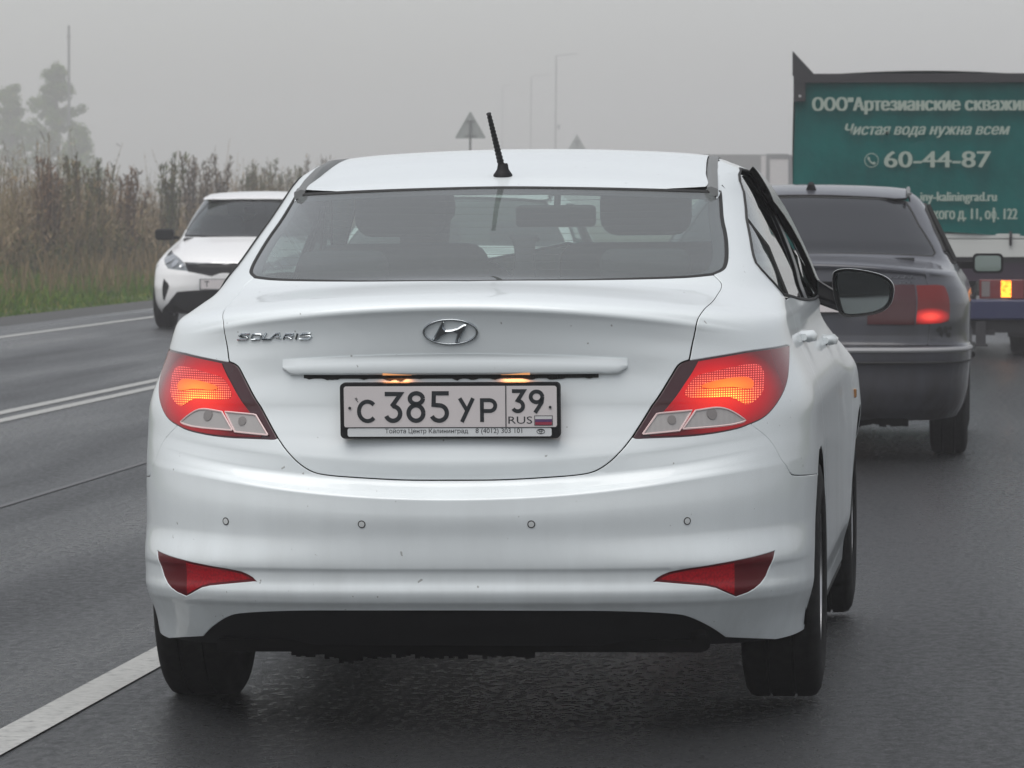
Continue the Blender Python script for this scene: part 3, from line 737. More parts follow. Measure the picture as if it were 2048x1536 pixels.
# --- outlines
W_LOW2 = W_LOW; G1 = W_LUP[-1]
lid_half = smooth_poly([(0.0, W_LOW[0][1])] + W_LOW[1:] + W_LIN + W_LUP + W_GB, 2, corners=(0, len(W_LOW) + 4, len(W_LOW) + 6, len(W_LOW) + 7, len(W_LOW) + 11, len(W_LOW) + 12 + 4))
lid_half = [(max(0, u), t) for u, t in lid_half]
def half(pts, corners=(), k=2):
    """open polyline smoothed"""
    P = list(pts)
    for _ in range(k):
        o = [P[0]]
        for i in range(len(P) - 1):
            a, b = P[i], P[i + 1]
            o += [(a[0] * .75 + b[0] * .25, a[1] * .75 + b[1] * .25), (a[0] * .25 + b[0] * .75, a[1] * .25 + b[1] * .75)]
        o.append(P[-1]); P = o
    return P
S_LOW = half(W_LOW); S_LIN = half(W_LIN); S_LUP1 = half([W_LIN[-1]] + W_LUP); S_LUP2 = []; S_GR = half([W_LUP[-1]] + W_GR); S_GB = half([W_LUP[-1]] + W_GB); S_GT = half([W_GR[-1]] + W_GT)
S_LTOP = half([W_LIN[-1]] + W_LTOP); S_LOUT = half(W_LTOP[-1:] + W_LOUT); S_LBOT = half([W_LOUT[-1]] + W_LBOT + [W_LOW[-1]]); S_BL = half([W_LOUT[-1]] + W_BL + [side(0.58, 0.599)])
lid = sym(S_LOW + S_LIN + S_LUP1 + S_LUP2 + S_GB)
panel(SH, 'boot_lid', lid, M_WHITE, car, grid=(0.016, 0.010), gap=0.0052, rnd=0.0025)
# --- rear window: black seal, frit band, glass
gl = sym(S_GB[::-1] + S_GR + S_GT)
gin = shrink(resample(gl, (1.3, 1), .03), 0.011, (1.3, 1.0))
seal = panel(SH, 'window_seal', gl, M_RUBBER, car, holes=[gin], off=0.000, gap=0.0015, hole_gap=0.0, depth=0.02)
rw = panel(SH, 'rear_window', gin, M_GLASS, car, off=-0.003, gap=0.0, depth=0.003, rnd=0.0005, grid=(0.03, 0.03), step=0.03)
gf = [(u * 0.952, 1.385 + (t - 1.385) * 0.955 if t < 1.6 else t - 0.022) for u, t in gin]
fin = shrink(resample(gf, (1.3, 1), .03), 0.012, (1.3, 1.0))
panel(SH, 'frit_band', gin, M_FRIT, rw, holes=[smooth_poly(fin, 1)], off=-0.0075, gap=0.001, hole_gap=0.0, depth=0.002, rnd=0.0005, grid=(0.03, 0.03), step=0.03)
hl_ = MB()
for k in range(13):
    t = float(W_GB[-1][1]) + .075 + k * .052; us = np.linspace(-.47 + .0, .47, 40); tt_ = t + .06 * (np.abs(us) / .5)**2
    pp = SH.P(us, tt_) - SH.N(us, tt_) * .0045; hl_.tube(pp.tolist(), .0007, 3, False)
hl_.build('heater_lines', mat('heater_line', (.05, .03, .02), .6), rw)
# --- rear bumper
S_BUMP = half(W_BUMP)
a_rear = arch(0.965, 0.315, 0.352, 205, 125, 14)
b_half = [(0.0, W_BUMP[-1][1])] + S_BUMP[::-1] + [(0.60, 0.010), side(0.62, 0.205)] + a_rear[2:] 
b_half += [side(0.755, 0.592)] + S_BL[::-1][2:] + S_LBOT + S_LOW[::-1]
refl = smooth_poly(W_REFL, 1, corners=(0, 4, 8))
bump = sym(b_half)
holes_ = [refl, [(-u, t) for u, t in refl]]
panel(SH, 'rear_bumper', bump, M_WHITE, car, holes=holes_, grid=(0.016, 0.010), hole_gap=0.001, gap=0.0012)
r1, r2 = None, None
M_REFL = mat('reflector_red', (0.20, 0.006, 0.010), 0.3, 0, .15, spec=.25, emis=(0.5, 0.0, 0.01), estr=0.12)  # faint own glow added; the reflector holds no lamp
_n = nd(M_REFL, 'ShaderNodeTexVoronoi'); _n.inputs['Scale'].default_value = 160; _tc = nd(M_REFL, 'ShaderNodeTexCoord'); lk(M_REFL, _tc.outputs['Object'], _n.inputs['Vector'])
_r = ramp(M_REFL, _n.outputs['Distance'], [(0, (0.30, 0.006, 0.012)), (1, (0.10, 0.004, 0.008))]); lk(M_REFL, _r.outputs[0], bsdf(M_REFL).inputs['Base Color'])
M_REFL2 = mat('reflector_dark', (0.10, 0.004, 0.008), 0.3, 0, .15, spec=.25)
fog2 = panel(SH, 'reflector', refl, M_REFL2, car, off=-0.002, gap=0.0005, mirror=True, depth=0.01)
inner_refl = [(u * 0.995, t) for u, t in shrink(resample(refl, (1.3, 1), .02), 0.007, (1.3, 1.0))]
inner_refl = [(min(u, 0.475), t) for u, t in inner_refl]
for k, o in enumerate(panel(SH, 'reflector_lens', inner_refl, M_REFL, None, off=-0.0008, gap=0, mirror=True, depth=0.002, rnd=0.0005)): o.parent = fog2[k]
# black valance under the bumper
vhalf = [(0.0, 0.0)] + [(0.50, 0.0), (0.60, 0.006)] + [(u, t + 0.006) for u, t in S_BUMP]
panel(SH, 'bumper_valance', sym(vhalf), M_BLACK, car, off=-0.012, gap=0.0, grid=(0.02, 0.02))
# --- sides
roof_e = lambda y: float(np.interp(y, [1.26, 1.6, 2.0, 2.42], [0.567, 0.545, 0.527, 0.52]))
chan_out = [LT.ut(roof_e(y) + 0.007, y, (0, 1)) for y in (1.30, 1.42, 1.55, 1.7, 1.9, 2.1, 2.3, 2.42)]
apil = [LT.ut(x, y, (0, 1)) for x, y in ((0.535, 2.50), (0.60, 2.72), (0.655, 2.92), (0.70, 3.10), (0.735, 3.22))]
hoodl = [LT.ut(x, y, (0, 1)) for x, y in ((0.755, 3.35), (0.76, 3.55))] + [side(3.72, .86), side(3.9, .76), side(3.98, .66)]
f_arch = arch(3.535, 0.315, 0.355, -22, 202, 30); r_arch = arch(0.965, 0.315, 0.352, -22, 125, 26)
body = S_LUP1 + S_LUP2 + S_GR + chan_out + apil + hoodl + [side(3.95, .55)] + f_arch[8:] + [side(3.15, .19)] + [side(1.35, .19)] + r_arch[2:] + [side(0.755, 0.592)] + S_BL[::-1][2:] + S_LOUT[::-1][1:] + S_LTOP[::-1][1:]
# daylight opening and doors in (y, z)
_wu = half(W_WIN, k=1); _wy = [tuple(SH.P(u, t)[1:]) for u, t in _wu]
_side0 = side; _exact = {(float(p[0]), float(p[1])): q for p, q in zip(_wy, _wu)}
side = lambda y, z: _exact.get((y, z)) or _side0(y, z)
DLO_up = [(float(a), float(b)) for a, b in _wy[::-1] if b > 1.14] + [(1.90, 1.385), (2.15, 1.381), (2.42, 1.345), (2.70, 1.262), (2.95, 1.158), (3.11, 1.070), (3.13, 1.010)]
DLO_lo = [(3.13, 1.010), (2.70, 1.004), (2.30, 1.008), (1.80, 1.022), (1.50, 1.034)] + [(float(a), float(b)) for a, b in _wy[::-1] if b <= 1.14]
door_edge_r = [(1.16, 1.03), (1.10, 0.97), (1.08, 0.90), (1.11, 0.82), (1.19, 0.73), (1.31, 0.63), (1.41, 0.52), (1.49, 0.40), (1.55, 0.28), (1.60, 0.245)]
fe = [(3.17, 0.97), (3.22, 0.90), (3.22, 0.74), (3.15, 0.55), (3.14, 0.35), (3.12, 0.245)]
hole_yz = DLO_up + fe + [(2.4, 0.235)] + door_edge_r[::-1] + DLO_lo[5:]
hole = [side(*p) for p in hole_yz]
panel(SH, 'side_panel', body, M_WHITE, car, holes=[hole], mirror=True, grid=(0.014, 0.012), step=0.012, sc=(2.0, 1.0), gap=0.0018)
M_DOOR = M_WHITE
rd = [side(*p) for p in DLO_lo[2:5] + door_edge_r + [(2.30, 0.235)]]
fd = [side(*p) for p in DLO_lo[:3] + [(2.30, 0.235)] + fe[::-1]]
drs = panel(SH, 'rear_door', rd, M_DOOR, car, mirror=True, grid=(0.014, 0.012), sc=(2.0, 1.0)); dfs = panel(SH, 'front_door', fd, M_DOOR, car, mirror=True, grid=(0.014, 0.012), sc=(2.0, 1.0))
# pillar between the doors and window glass
gy = lambda pts: [side(*p) for p in pts]
M_BP = mat('pillar_black', (0.012, 0.012, 0.012), 0.3)
panel(SH, 'door_pillar', gy([(2.235, 1.010), (2.355, 1.008), (2.32, 1.362), (2.22, 1.374)]), M_BP, car, off=-0.004, gap=0, mirror=True, sc=(2, 1))
rg = panel(SH, 'rear_side_window', gy([p for p in DLO_up if p[0] < 2.2] + [(2.22, 1.376), (2.24, 1.010)] + [p for p in DLO_lo if p[0] < 2.2]), M_SGLASS, car, off=-0.010, gap=0.002, mirror=True, sc=(2, 1), depth=0.003, rnd=0.0005)
fg = panel(SH, 'front_side_window', gy([(2.32, 1.362)] + [p for p in DLO_up if p[0] > 2.35] + [p for p in DLO_lo if p[0] > 2.35] + [(2.355, 1.008)]), M_SGLASS, car, off=-0.010, gap=0.002, mirror=True, sc=(2, 1), depth=0.003, rnd=0.0005)
for s_ in (1, -1):
    # rubber round the side windows, wind deflector, fixed quarter bar
    pts = [Vector(SH.P(*side(*p))) for p in DLO_up + DLO_lo[1:]]
    MB().tube([(p.x * s_, p.y, p.z) for p in pts] + [(pts[0].x * s_, pts[0].y, pts[0].z)], 0.0048, 6).build('window_trim', M_RUBBER, car, True)
    q = [Vector(SH.P(*side(*p))) for p in ((1.40, 1.040), (1.41, 1.17), (1.42, 1.335))]
    MB().tube([((p.x - 0.006) * s_, p.y, p.z) for p in q], 0.006, 6).build('quarter_bar', M_RUBBER, car, True)
dl_ = [(2.16, 1.378), (2.36, 1.352), (2.50, 1.318), (2.66, 1.270), (2.84, 1.200), (2.99, 1.128), (3.09, 1.066), (3.12, 1.015)]
dl2 = [(3.05, 1.012), (2.98, 1.060), (2.88, 1.105), (2.74, 1.165), (2.58, 1.215), (2.42, 1.250), (2.26, 1.275), (2.15, 1.290)]
panel(SH, 'wind_deflector', gy(dl_ + dl2), M_GBLACK, car, off=0.020, gap=0, mirror=True, sc=(2, 1), depth=0.018, rnd=0.004)
# door handles
for (hy, hz, dobjs) in ((1.24, 0.930, drs), (2.40, 0.888, dfs)):
    for k, s_ in enumerate((1, -1)):
        rr = []
        for i in range(9):
            f = i / 8; y = hy + 0.19 * f; p = Vector(SH.P(*side(y, hz))); bulge = 0.010 + 0.030 * math.sin(math.pi * min(1, max(0.0, f * 0.98 + 0.02)))**0.7; hh = 0.017 * (0.55 + 0.45 * math.sin(math.pi * f))
            rr.append([((p.x - 0.006) * s_, y, hz + hh * .9), ((p.x + bulge * .7) * s_, y, hz + hh), ((p.x + bulge) * s_, y, hz + hh * .3), ((p.x + bulge * .9) * s_, y, hz - hh * .7), ((p.x + bulge * .4) * s_, y, hz - hh), ((p.x - 0.006) * s_, y, hz - hh * .6)])
        MB().rings(rr).build('door_handle', M_WHITE, dobjs[k], True, 60)
# indicator on the front wing
for s_ in (1, -1):
    p = Vector(SH.P(*side(3.30, 0.70)))
    MB().box(-.006, .006, -.03, .03, -.014, .014).build('side_indicator', mat('amber_lens', (0.35, 0.16, 0.05), 0.1) if 'amber_lens' not in bpy.data.materials else bpy.data.materials['amber_lens'], car, loc=(p.x * s_, 3.30, 0.70), bevel=0.004)
# sill black lip
for s_ in (1, -1):
    MB().box(0.70, 0.835, 1.30, 3.2, 0.175, 0.205).build('sill', M_BLACK, car) if s_ > 0 else MB().box(-0.835, -0.70, 1.30, 3.2, 0.175, 0.205).build('sill', M_BLACK, car)
# --- roof
class Top:
    def __init__(s): s.h = pchip([1.05, 1.14, 1.24, 1.42, 1.60, 1.80, 2.02, 2.25, 2.45, 2.6], [1.318, 1.338, 1.362, 1.390, 1.416, 1.437, 1.447, 1.437, 1.405, 1.37]); s.T = 9; s.tk = []
    def P(s, u, t):
        u = np.asarray(u, float); t = np.asarray(t, float); return np.stack([u, t, s.h(t) - np.interp(t, [1.2, 1.9], [0.125, 0.075]) * u**2 - 0.25 * np.clip(np.abs(u) - 0.40, 0, 1)**2], -1)
    def N(s, u, t):
        e = 1e-3; a = s.P(u + e, t) - s.P(u - e, t); b = s.P(u, t + e) - s.P(u, t - e); n = np.cross(a, b); return n / np.linalg.norm(n, axis=-1, keepdims=True)
TOP = Top()
rear_edge = [tuple(SH.P(u, t)[:2]) for u, t in [(u, t) for u, t in S_GT]]      # right corner -> centre
rear_edge = [(min(x, roof_e(1.26) - 0.022), y + 0.002) for x, y in rear_edge]
rh = rear_edge[::-1] + [(roof_e(y) - 0.020, y) for y in (1.35, 1.5, 1.7, 1.9, 2.1, 2.3, 2.42) if y > rear_edge[0][1] + .04] + [(0.45, 2.475), (0.25, 2.51), (0.0, 2.52)]
panel(TOP, 'roof', rh + [(-x, y) for x, y in rh[::-1] if x > 1e-6], M_WHITE, car, sc=(1, 1), grid=(0.03, 0.03), step=0.02)
for s_ in (1, -1):
    rr = []
    for y in (1.315, 1.37, 1.45, 1.6, 1.8, 2.0, 2.2, 2.45):
        x = roof_e(y) - 0.008; z = float(TOP.P(x, y)[2]) - 0.004; zo = float(LT.pt(x + .017, y, (0, 1)).z) + .002
        rr.append([((x - .011) * s_, y, z - .02), ((x - .011) * s_, y, z + .002), (x * s_, y, max(z, zo) + 0.005), ((x + .019) * s_, y, max(zo, z - .004) + .002), ((x + .019) * s_, y, z - .02)])
    MB().rings(rr).build('drip_strip', M_DRIP, car, True, 50)
# windscreen, bonnet, nose
wsh = [(3.0, LT.ut(0.0, 3.30, (0, 1))[1])]
tws0 = float(np.interp(3.16, SH.c[8](np.linspace(0, SH.T, 400))[::-1], np.linspace(0, SH.T, 400)[::-1])); tws1 = float(np.interp(2.50, SH.c[8](np.linspace(0, SH.T, 400))[::-1], np.linspace(0, SH.T, 400)[::-1]))
ap_in = [(u + 0.01, t) for u, t in apil]
wso = [(3.0, tws1)] + ap_in + [(3.0, tws0)]
wso = wso + [(6 - u, t) for u, t in wso[::-1] if u < 2.999]
ws = panel(SH, 'windscreen', wso, M_WGLASS, car, off=-0.004, gap=0.003, depth=0.004, grid=(0.03, 0.03), step=0.03)
hd = [(3.0, tws0)] + [(apil[-1][0] + .01, apil[-1][1])] + [(u + 0.008, t) for u, t in hoodl] + [(3.0, side(3.98, .66)[1] - .05)]
hd = hd + [(6 - u, t) for u, t in hd[::-1] if u < 2.999]
panel(SH, 'bonnet', hd, M_WHITE, car, grid=(0.03, 0.03), step=0.03)
tb = side(3.98, .66)[1]
fb = [(3.0, 0.0), (2.35, 0.0)] + [side(3.90, .22)] + f_arch[1:8] + [side(3.95, .55), side(3.98, .66), (3.0, tb - .05)]
fb = fb + [(6 - u, t) for u, t in fb[::-1] if u < 2.999]
panel(SH, 'front_bumper', fb, M_WHITE, car, grid=(0.03, 0.03), step=0.03)
# --- inner dark shell, added so panel gaps look shaded; floor, wheel wells
lin = MB(); nu, nt_ = 120, 40; t_b = float(W_GB[-1][1]) - 0.02
us = np.linspace(-3, 3, nu, endpoint=False); tl = np.linspace(0.0, t_b, nt_)
U, T = np.meshgrid(us, tl); Pn = SH.P(U, T) - SH.N(U, T) * 0.035; n0 = nu
keepf = []
for i in range(nt_ - 1):
    for j in range(nu):
        q = [i * nu + j, i * nu + (j + 1) % nu, (i + 1) * nu + (j + 1) % nu, (i + 1) * nu + j]
        c = Pn.reshape(-1, 3)[q].mean(0)
        if c[2] < 0.70 and (math.hypot(c[1] - 0.965, c[2] - 0.315) < 0.39 or math.hypot(c[1] - 3.535, c[2] - 0.315) < 0.39): continue
        if c[2] > 0.99 and c[1] > 0.9: continue
        keepf.append(tuple(q))
lin.add(Pn.reshape(-1, 3), keepf); lin.build('inner_shell', M_LINER, car, fixn=False)
un = MB(); un.box(-0.60, 0.60, 0.14, 4.15, 0.19, 0.22); un.box(-0.79, 0.79, 1.33, 3.16, 0.18, 0.215)
un.build('underbody', M_LINER, car)
for y in (0.965, 3.535):
    for s_ in (1, -1):
        r0 = []
        for i in range(25):
            a = R(-15 + 210 * i / 24); r0.append([(0.835 * s_, y + .372 * math.cos(a), .315 + .372 * math.sin(a)), (0.58 * s_, y + .372 * math.cos(a), .315 + .372 * math.sin(a))])
        mb = MB().rings(r0, closed=False, cap0=False, cap1=False); k = len(mb.v)
        mb.add([(0.58 * s_, y + .372 * math.cos(R(-15 + 210 * i / 24)), .315 + .372 * math.sin(R(-15 + 210 * i / 24))) for i in range(25)], [tuple(range(25))])
        mb.build('wheel_well', M_LINER, car, fixn=False)
        wheel('wheel', car, 0.762 * s_, y, 0.312, 0.195, s_)
# exhaust box and rear axle beam
un = MB(); un.tube([(-0.62, 0.98, .28), (0.62, 0.98, .28)], 0.04, 10); un.tube([(0.1, 0.42, .26), (0.55, 0.42, .26)], 0.085, 12); un.tube([(0.50, 0.40, .24), (0.58, 0.25, .23), (0.60, 0.12, .215)], 0.022, 10)
un.build('axle_and_exhaust', M_LINER, car, True)
rag = MB(); random.seed(3); xs = [-0.44 + i * 0.012 for i in range(52)]
for i, x in enumerate(xs[:-1]):
    d = 0.03 + 0.018 * random.random() + 0.02 * math.exp(-((x + 0.30) / 0.04)**2); rag.box(x, x + 0.0125, 0.30, 0.304, 0.19 - d * .7, 0.20)
rag.build('splash_guard', M_LINER, car)
# --- tail lights
def outline_strip(poly, w, sc=(1.3, 1.0)): return shrink(resample(poly, sc, .02), w, sc)
light = S_LIN + S_LTOP + S_LOUT[1:] + S_LBOT[1:]
light = [W_LOW[-1]] + S_LIN + S_LTOP[1:] + S_LOUT[1:] + S_LBOT[1:-1]
bulbR = [(0.652, 0.25, 0.842), (0.63, 0.25, 0.822)]
def mir_b(bs, s): return [(b[0] * s, b[1], b[2]) for b in bs]
ML = {}
for s_ in (1, -1):
    nm = 'right' if s_ > 0 else 'left'
    ML[s_] = dict(
        edge=mat('lamp_edge_' + nm, (0.045, 0.008, 0.012), 0.2, 0, 0.3),
        red=lamp_mat('lamp_red_' + nm, (0.16, 0.004, 0.008), mir_b([(0.64, .2, 0.825)], s_), (0.16, 0.11), (0.50, 0.004, 0.008), (0.90, 0.035, 0.012), 1.0, bg=0.02),
        mesh=lamp_mat('lamp_prisms_' + nm, (0.2, 0.01, 0.01), mir_b([(0.668, .2, 0.812), (0.64, .2, 0.812)], s_), (0.095, 0.060), (0.55, 0.006, 0.008), (0.90, 0.10, 0.015), 1.0, dots=0.0056, bg=0.45),
        bar=lamp_mat('lamp_bar_' + nm, (0.4, 0.1, 0.02), mir_b([(0.665, .2, 0.838)], s_), (0.14, 0.05), (0.72, 0.03, 0.010), (1.0, 0.28, 0.025), 1.0, bg=0.55))
def clear_lens(nm):
    m = mat(nm, (0.20, 0.19, 0.185), 0.25, 0, .3)
    w = nd(m, 'ShaderNodeTexWave'); w.inputs['Scale'].default_value = 110; w.bands_direction = 'X'; tc = nd(m, 'ShaderNodeTexCoord'); lk(m, tc.outputs['Object'], w.inputs['Vector'])
    r = ramp(m, w.outputs[0], [(0, (0.25, 0.235, 0.23)), (1, (0.46, 0.44, 0.43))]); lk(m, r.outputs[0], bsdf(m).inputs['Base Color']); return m
M_CLEAR = clear_lens('reversing_lens'); M_CLEAR2 = clear_lens('indicator_lens')
M_PINK = mat('lens_rim', (0.72, 0.55, 0.54), 0.3)
M_BULB = mat('bulb_socket', (0.20, 0.185, 0.18), 0.4)
tl_ = panel(SH, 'tail_light', light, ML[1]['edge'], car, off=-0.001, gap=0.0018, mirror=True, depth=0.03)
tl_[1].data.materials[0] = ML[-1]['edge']
redp = outline_strip(light, 0.007)
cutx = lambda t: float(np.interp(t, [0.60, 0.80], [W_LOW[-1][0] + 0.028, W_LIN[-1][0] + 0.014]))
redp = [(max(u, cutx(t)), min(t, 9)) for u, t in redp]
for k, o in enumerate(panel(SH, 'red_lens', redp, ML[1]['red'], None, off=0.0010, gap=0.0, mirror=True, depth=0.003, rnd=0.001)):
    o.parent = tl_[k]; o.data.materials[0] = ML[(1, -1)[k]]['red']
for k, o in enumerate(panel(SH, 'prism_lens', smooth_poly(W_MESH1, 1), ML[1]['mesh'], None, off=0.0022, gap=0.0, mirror=True, depth=0.002, rnd=0.001)):
    o.parent = tl_[k]; o.data.materials[0] = ML[(1, -1)[k]]['mesh']
for k, o in enumerate(panel(SH, 'light_bar', smooth_poly(W_BAR, 1), ML[1]['bar'], None, off=0.0040, gap=0.0, mirror=True, depth=0.002, rnd=0.001)):
    o.parent = tl_[k]; o.data.materials[0] = ML[(1, -1)[k]]['bar']
for (poly, nm, mm) in ((W_CL1, 'reversing_lens', M_CLEAR), (smooth_poly(W_CL2, 1, corners=(0, 1, 6)), 'indicator_lens', M_CLEAR2)):
    for k, o in enumerate(panel(SH, nm, poly, mm, None, off=0.0032, gap=0.0, mirror=True, depth=0.003, rnd=0.001)): o.parent = tl_[k]
    for k, s_ in enumerate((1, -1)):
        rs = resample(poly, (1.3, 1), .01); pp = SH.P(np.array([p[0] for p in rs]), np.array([p[1] for p in rs])) + SH.N(np.array([p[0] for p in rs]), np.array([p[1] for p in rs])) * 0.0038
        pp = [(p[0] * s_, p[1], p[2]) for p in pp]
        MB().tube(pp + [pp[0]], 0.0024, 5, False).build('lens_rim', M_PINK, tl_[k], True)
for (x, z, r_) in ((0.528, 0.760, 0.0115), (0.622, 0.772, 0.0145)):
    for k, s_ in enumerate((1, -1)):
        p = LR.pt(x, z); n = LR.nrm(x, z); q = p + n * 0.0036
        Mq = Matrix.Translation((q.x * s_, q.y, q.z)) @ Vector((n.x * s_, n.y, n.z)).to_track_quat('X', 'Z').to_matrix().to_4x4()
        MB().lathe([(.001, 0), (r_, 0), (r_, .0012), (.001, .0016)], 20, Mq).build('bulb', M_BULB, tl_[k], True)
# --- garnish above the number plate, with the lamps under it
rr = []
for i in range(41):
    x = -0.424 + 0.848 * i / 40; f = abs(x) / 0.424; e = min(1, (1 - f) * 30 + 0.35)
    zt = 0.912 + 0.014 * (1 - f**2); zb = 0.8755 + (0.012 * max(0, (f - .97) / .03))
    yt = LR.pt(x, zt).y; ym = LR.pt(x, (zt + zb) / 2).y; yb = LR.pt(x, zb - .01).y; pz = 0.009 * e
    rr.append([(x, yt + .01, zt - .001), (x, yt - .0015, zt), (x, ym - pz * .6, zt - .008), (x, ym - pz, zt - .017), (x, ym - pz - .002, zb + .006), (x, ym - pz + .002, zb), (x, yb + .012, zb + .001)])
MB().rings(rr, closed=False).build('boot_garnish', M_WHITE, car, True, 60)
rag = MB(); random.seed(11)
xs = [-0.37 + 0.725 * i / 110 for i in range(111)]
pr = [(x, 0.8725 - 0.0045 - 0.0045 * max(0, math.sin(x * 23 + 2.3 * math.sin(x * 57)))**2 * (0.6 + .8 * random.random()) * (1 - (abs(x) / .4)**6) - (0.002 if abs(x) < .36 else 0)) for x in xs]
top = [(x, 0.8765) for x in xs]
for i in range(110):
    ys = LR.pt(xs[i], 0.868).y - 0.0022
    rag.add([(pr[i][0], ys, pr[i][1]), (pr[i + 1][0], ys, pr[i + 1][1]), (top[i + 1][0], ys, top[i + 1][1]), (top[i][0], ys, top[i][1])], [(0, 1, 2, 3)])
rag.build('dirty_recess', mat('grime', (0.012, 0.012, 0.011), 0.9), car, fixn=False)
M_PLAMP = mat('plate_lamp_lens', (0.3, 0.2, 0.1), 0.3, emis=(1.0, 0.36, 0.10), estr=0.5)
for x in (-0.135, 0.155):
    y = LR.pt(x, 0.868).y
    MB().box(-.035, .035, -.006, .006, -.003, .002).build('plate_lamp', M_PLAMP, car, loc=(x, y - 0.006, 0.8775))
    ld = bpy.data.lights.new('plate_light', 'AREA'); ld.energy = 0.05; ld.size = 0.06; ld.size_y = 0.01; ld.shape = 'RECTANGLE'; ld.color = (1.0, 0.34, 0.09)
    lo = bpy.data.objects.new('plate_light', ld); COL.objects.link(lo); lo.parent = car; lo.location = (x, y - 0.010, 0.8695); lo.rotation_euler = (R(-12), 0, 0)
# --- number plate
PC = face_back(-0.003, 0.022, 0.7895, R(-3))
ZS = 4.267 * 826
pc = lambda x, y: ((x - 1035) / ZS, (342.5 - y) / ZS)
def rrect(x0, x1, y0, y1, r, n=5):
    o = []
    for cx, cy, a in ((x1 - r, y1 - r, 0), (x0 + r, y1 - r, 90), (x0 + r, y0 + r, 180), (x1 - r, y0 + r, 270)):
        o += [(cx + r * math.cos(R(a + 90 * i / n)), cy + r * math.sin(R(a + 90 * i / n))) for i in range(n + 1)]
    return o
x0, y0 = pc(88, 582); x1, y1 = pc(1982, 105)
plate = MB().prism(rrect(x0, x1, y0, y1, .011), PC, -0.022, 0.004).build('number_plate', M_BLACK, car, True, 40)
x0, y0 = pc(122, 486); x1, y1 = pc(1955, 132)
MB().prism(rrect(x0, x1, y0, y1, .006), PC, 0.003, 0.0050).build('plate_sheet', M_PLATE, plate, True, 40)
x0, y0 = pc(150, 565); x1, y1 = pc(1908, 492)
MB().prism(rrect(x0, x1, y0, y1, .005), PC, 0.003, 0.0046).build('plate_strip', M_PLATE2, plate, True, 40)
def glyph(name, lines, w=36):
    mb = MB(); strokes(mb, [[pc(*p) for p in ln] for ln in lines], w / ZS, PC, 0.0049, 0.0058); return mb.build(name, M_INK, plate)
def ar(cx, cy, rx, ry, a0, a1, n=18): return [(cx + rx * math.cos(R(a0 + (a1 - a0) * i / n)), cy - ry * math.sin(R(a0 + (a1 - a0) * i / n))) for i in range(n + 1)]
glyph('character', [ar(325, 346, 74, 84, 42, 318)], 34)
glyph('character', [[(476, 198), (612, 198), (545, 292)] + ar(545, 366, 62, 62, 80, -160)], 38)
glyph('character', [ar(748, 238, 56, 46, 0, 360, 28), ar(743, 362, 64, 66, 0, 360, 28)], 37)
glyph('character', [[(1028, 193), (900, 193), (896, 292), (938, 296)] + ar(942, 362, 68, 66, 88, -155)], 37)
glyph('character', [[(1122, 236), (1185, 345)], [(1236, 236), (1138, 440)]], 33)
glyph('character', [[(1312, 440), (1312, 253), (1380, 253)] + ar(1380, 300, 47, 46, 90, -90)[1:] + [(1312, 346)]], 33)
glyph('character', [[(1572, 176), (1672, 176), (1620, 256)] + ar(1620, 304, 46, 45, 80, -150)], 33)
glyph('character', [ar(1782, 226, 50, 46, 0, 360, 24), [(1832, 226), (1826, 275), (1768, 362)]], 33)
glyph('divider', [[(1519, 132), (1517, 486)]], 9)
glyph('divider', [[(122, 486), (1955, 488)]], 6)
T0 = lambda zx, zy, h=0.0049: PC @ Matrix.Translation((*pc(zx, zy), h))
text_mesh('country_letters', 'RUS', .02, T0(1538, 456), M_INK, plate, width=205 / ZS, height=62 / ZS, chars=True)
text_mesh('dealer_name', 'Тойота Центр Калининград', .01, T0(475, 536, .0047), M_INK, plate, width=715 / ZS, chars=True)
text_mesh('dealer_phone', '8 (4012) 303 101', .01, T0(1255, 536, .0047), M_INK, plate, width=400 / ZS)
mb = MB(); strokes(mb, [[pc(*p) for p in ar(1815, 523, 34, 21, 0, 360, 24)], [pc(*p) for p in ar(1815, 514, 22, 8, 0, 360, 16)], [pc(*p) for p in ar(1815, 523, 9, 19, 0, 360, 16)]], 4.5 / ZS, PC, .0046, .0052); mb.build('dealer_emblem', M_INK, plate)
for nm, mm, ya, yb in (('flag_white', M_FLAG_W, 393, 417), ('flag_blue', M_FLAG_B, 417, 442), ('flag_red', M_FLAG_R, 442, 467)):
    xa, za = pc(1768, yb); xb, zb = pc(1912, ya); MB().prism([(xa, za), (xb, za), (xb, zb), (xa, zb)], PC, .0049, .0056).build('flag_stripe', mm, plate)
glyph('flag_border', [[(1764, 389), (1916, 389), (1916, 470), (1764, 470), (1764, 387)]], 5)
for zx, zy in ((172, 318), (1898, 315)):
    px_, pz_ = pc(zx, zy); mb = MB(); mb.prism([(px_ + .0035 * math.cos(a * .63), pz_ + .0035 * math.sin(a * .63)) for a in range(10)], PC, .0049, .0075); mb.build('bolt', M_INK, plate)
glyph('scratch', [[(218, 232), (246, 268)], [(228, 228), (240, 246)]], 5)
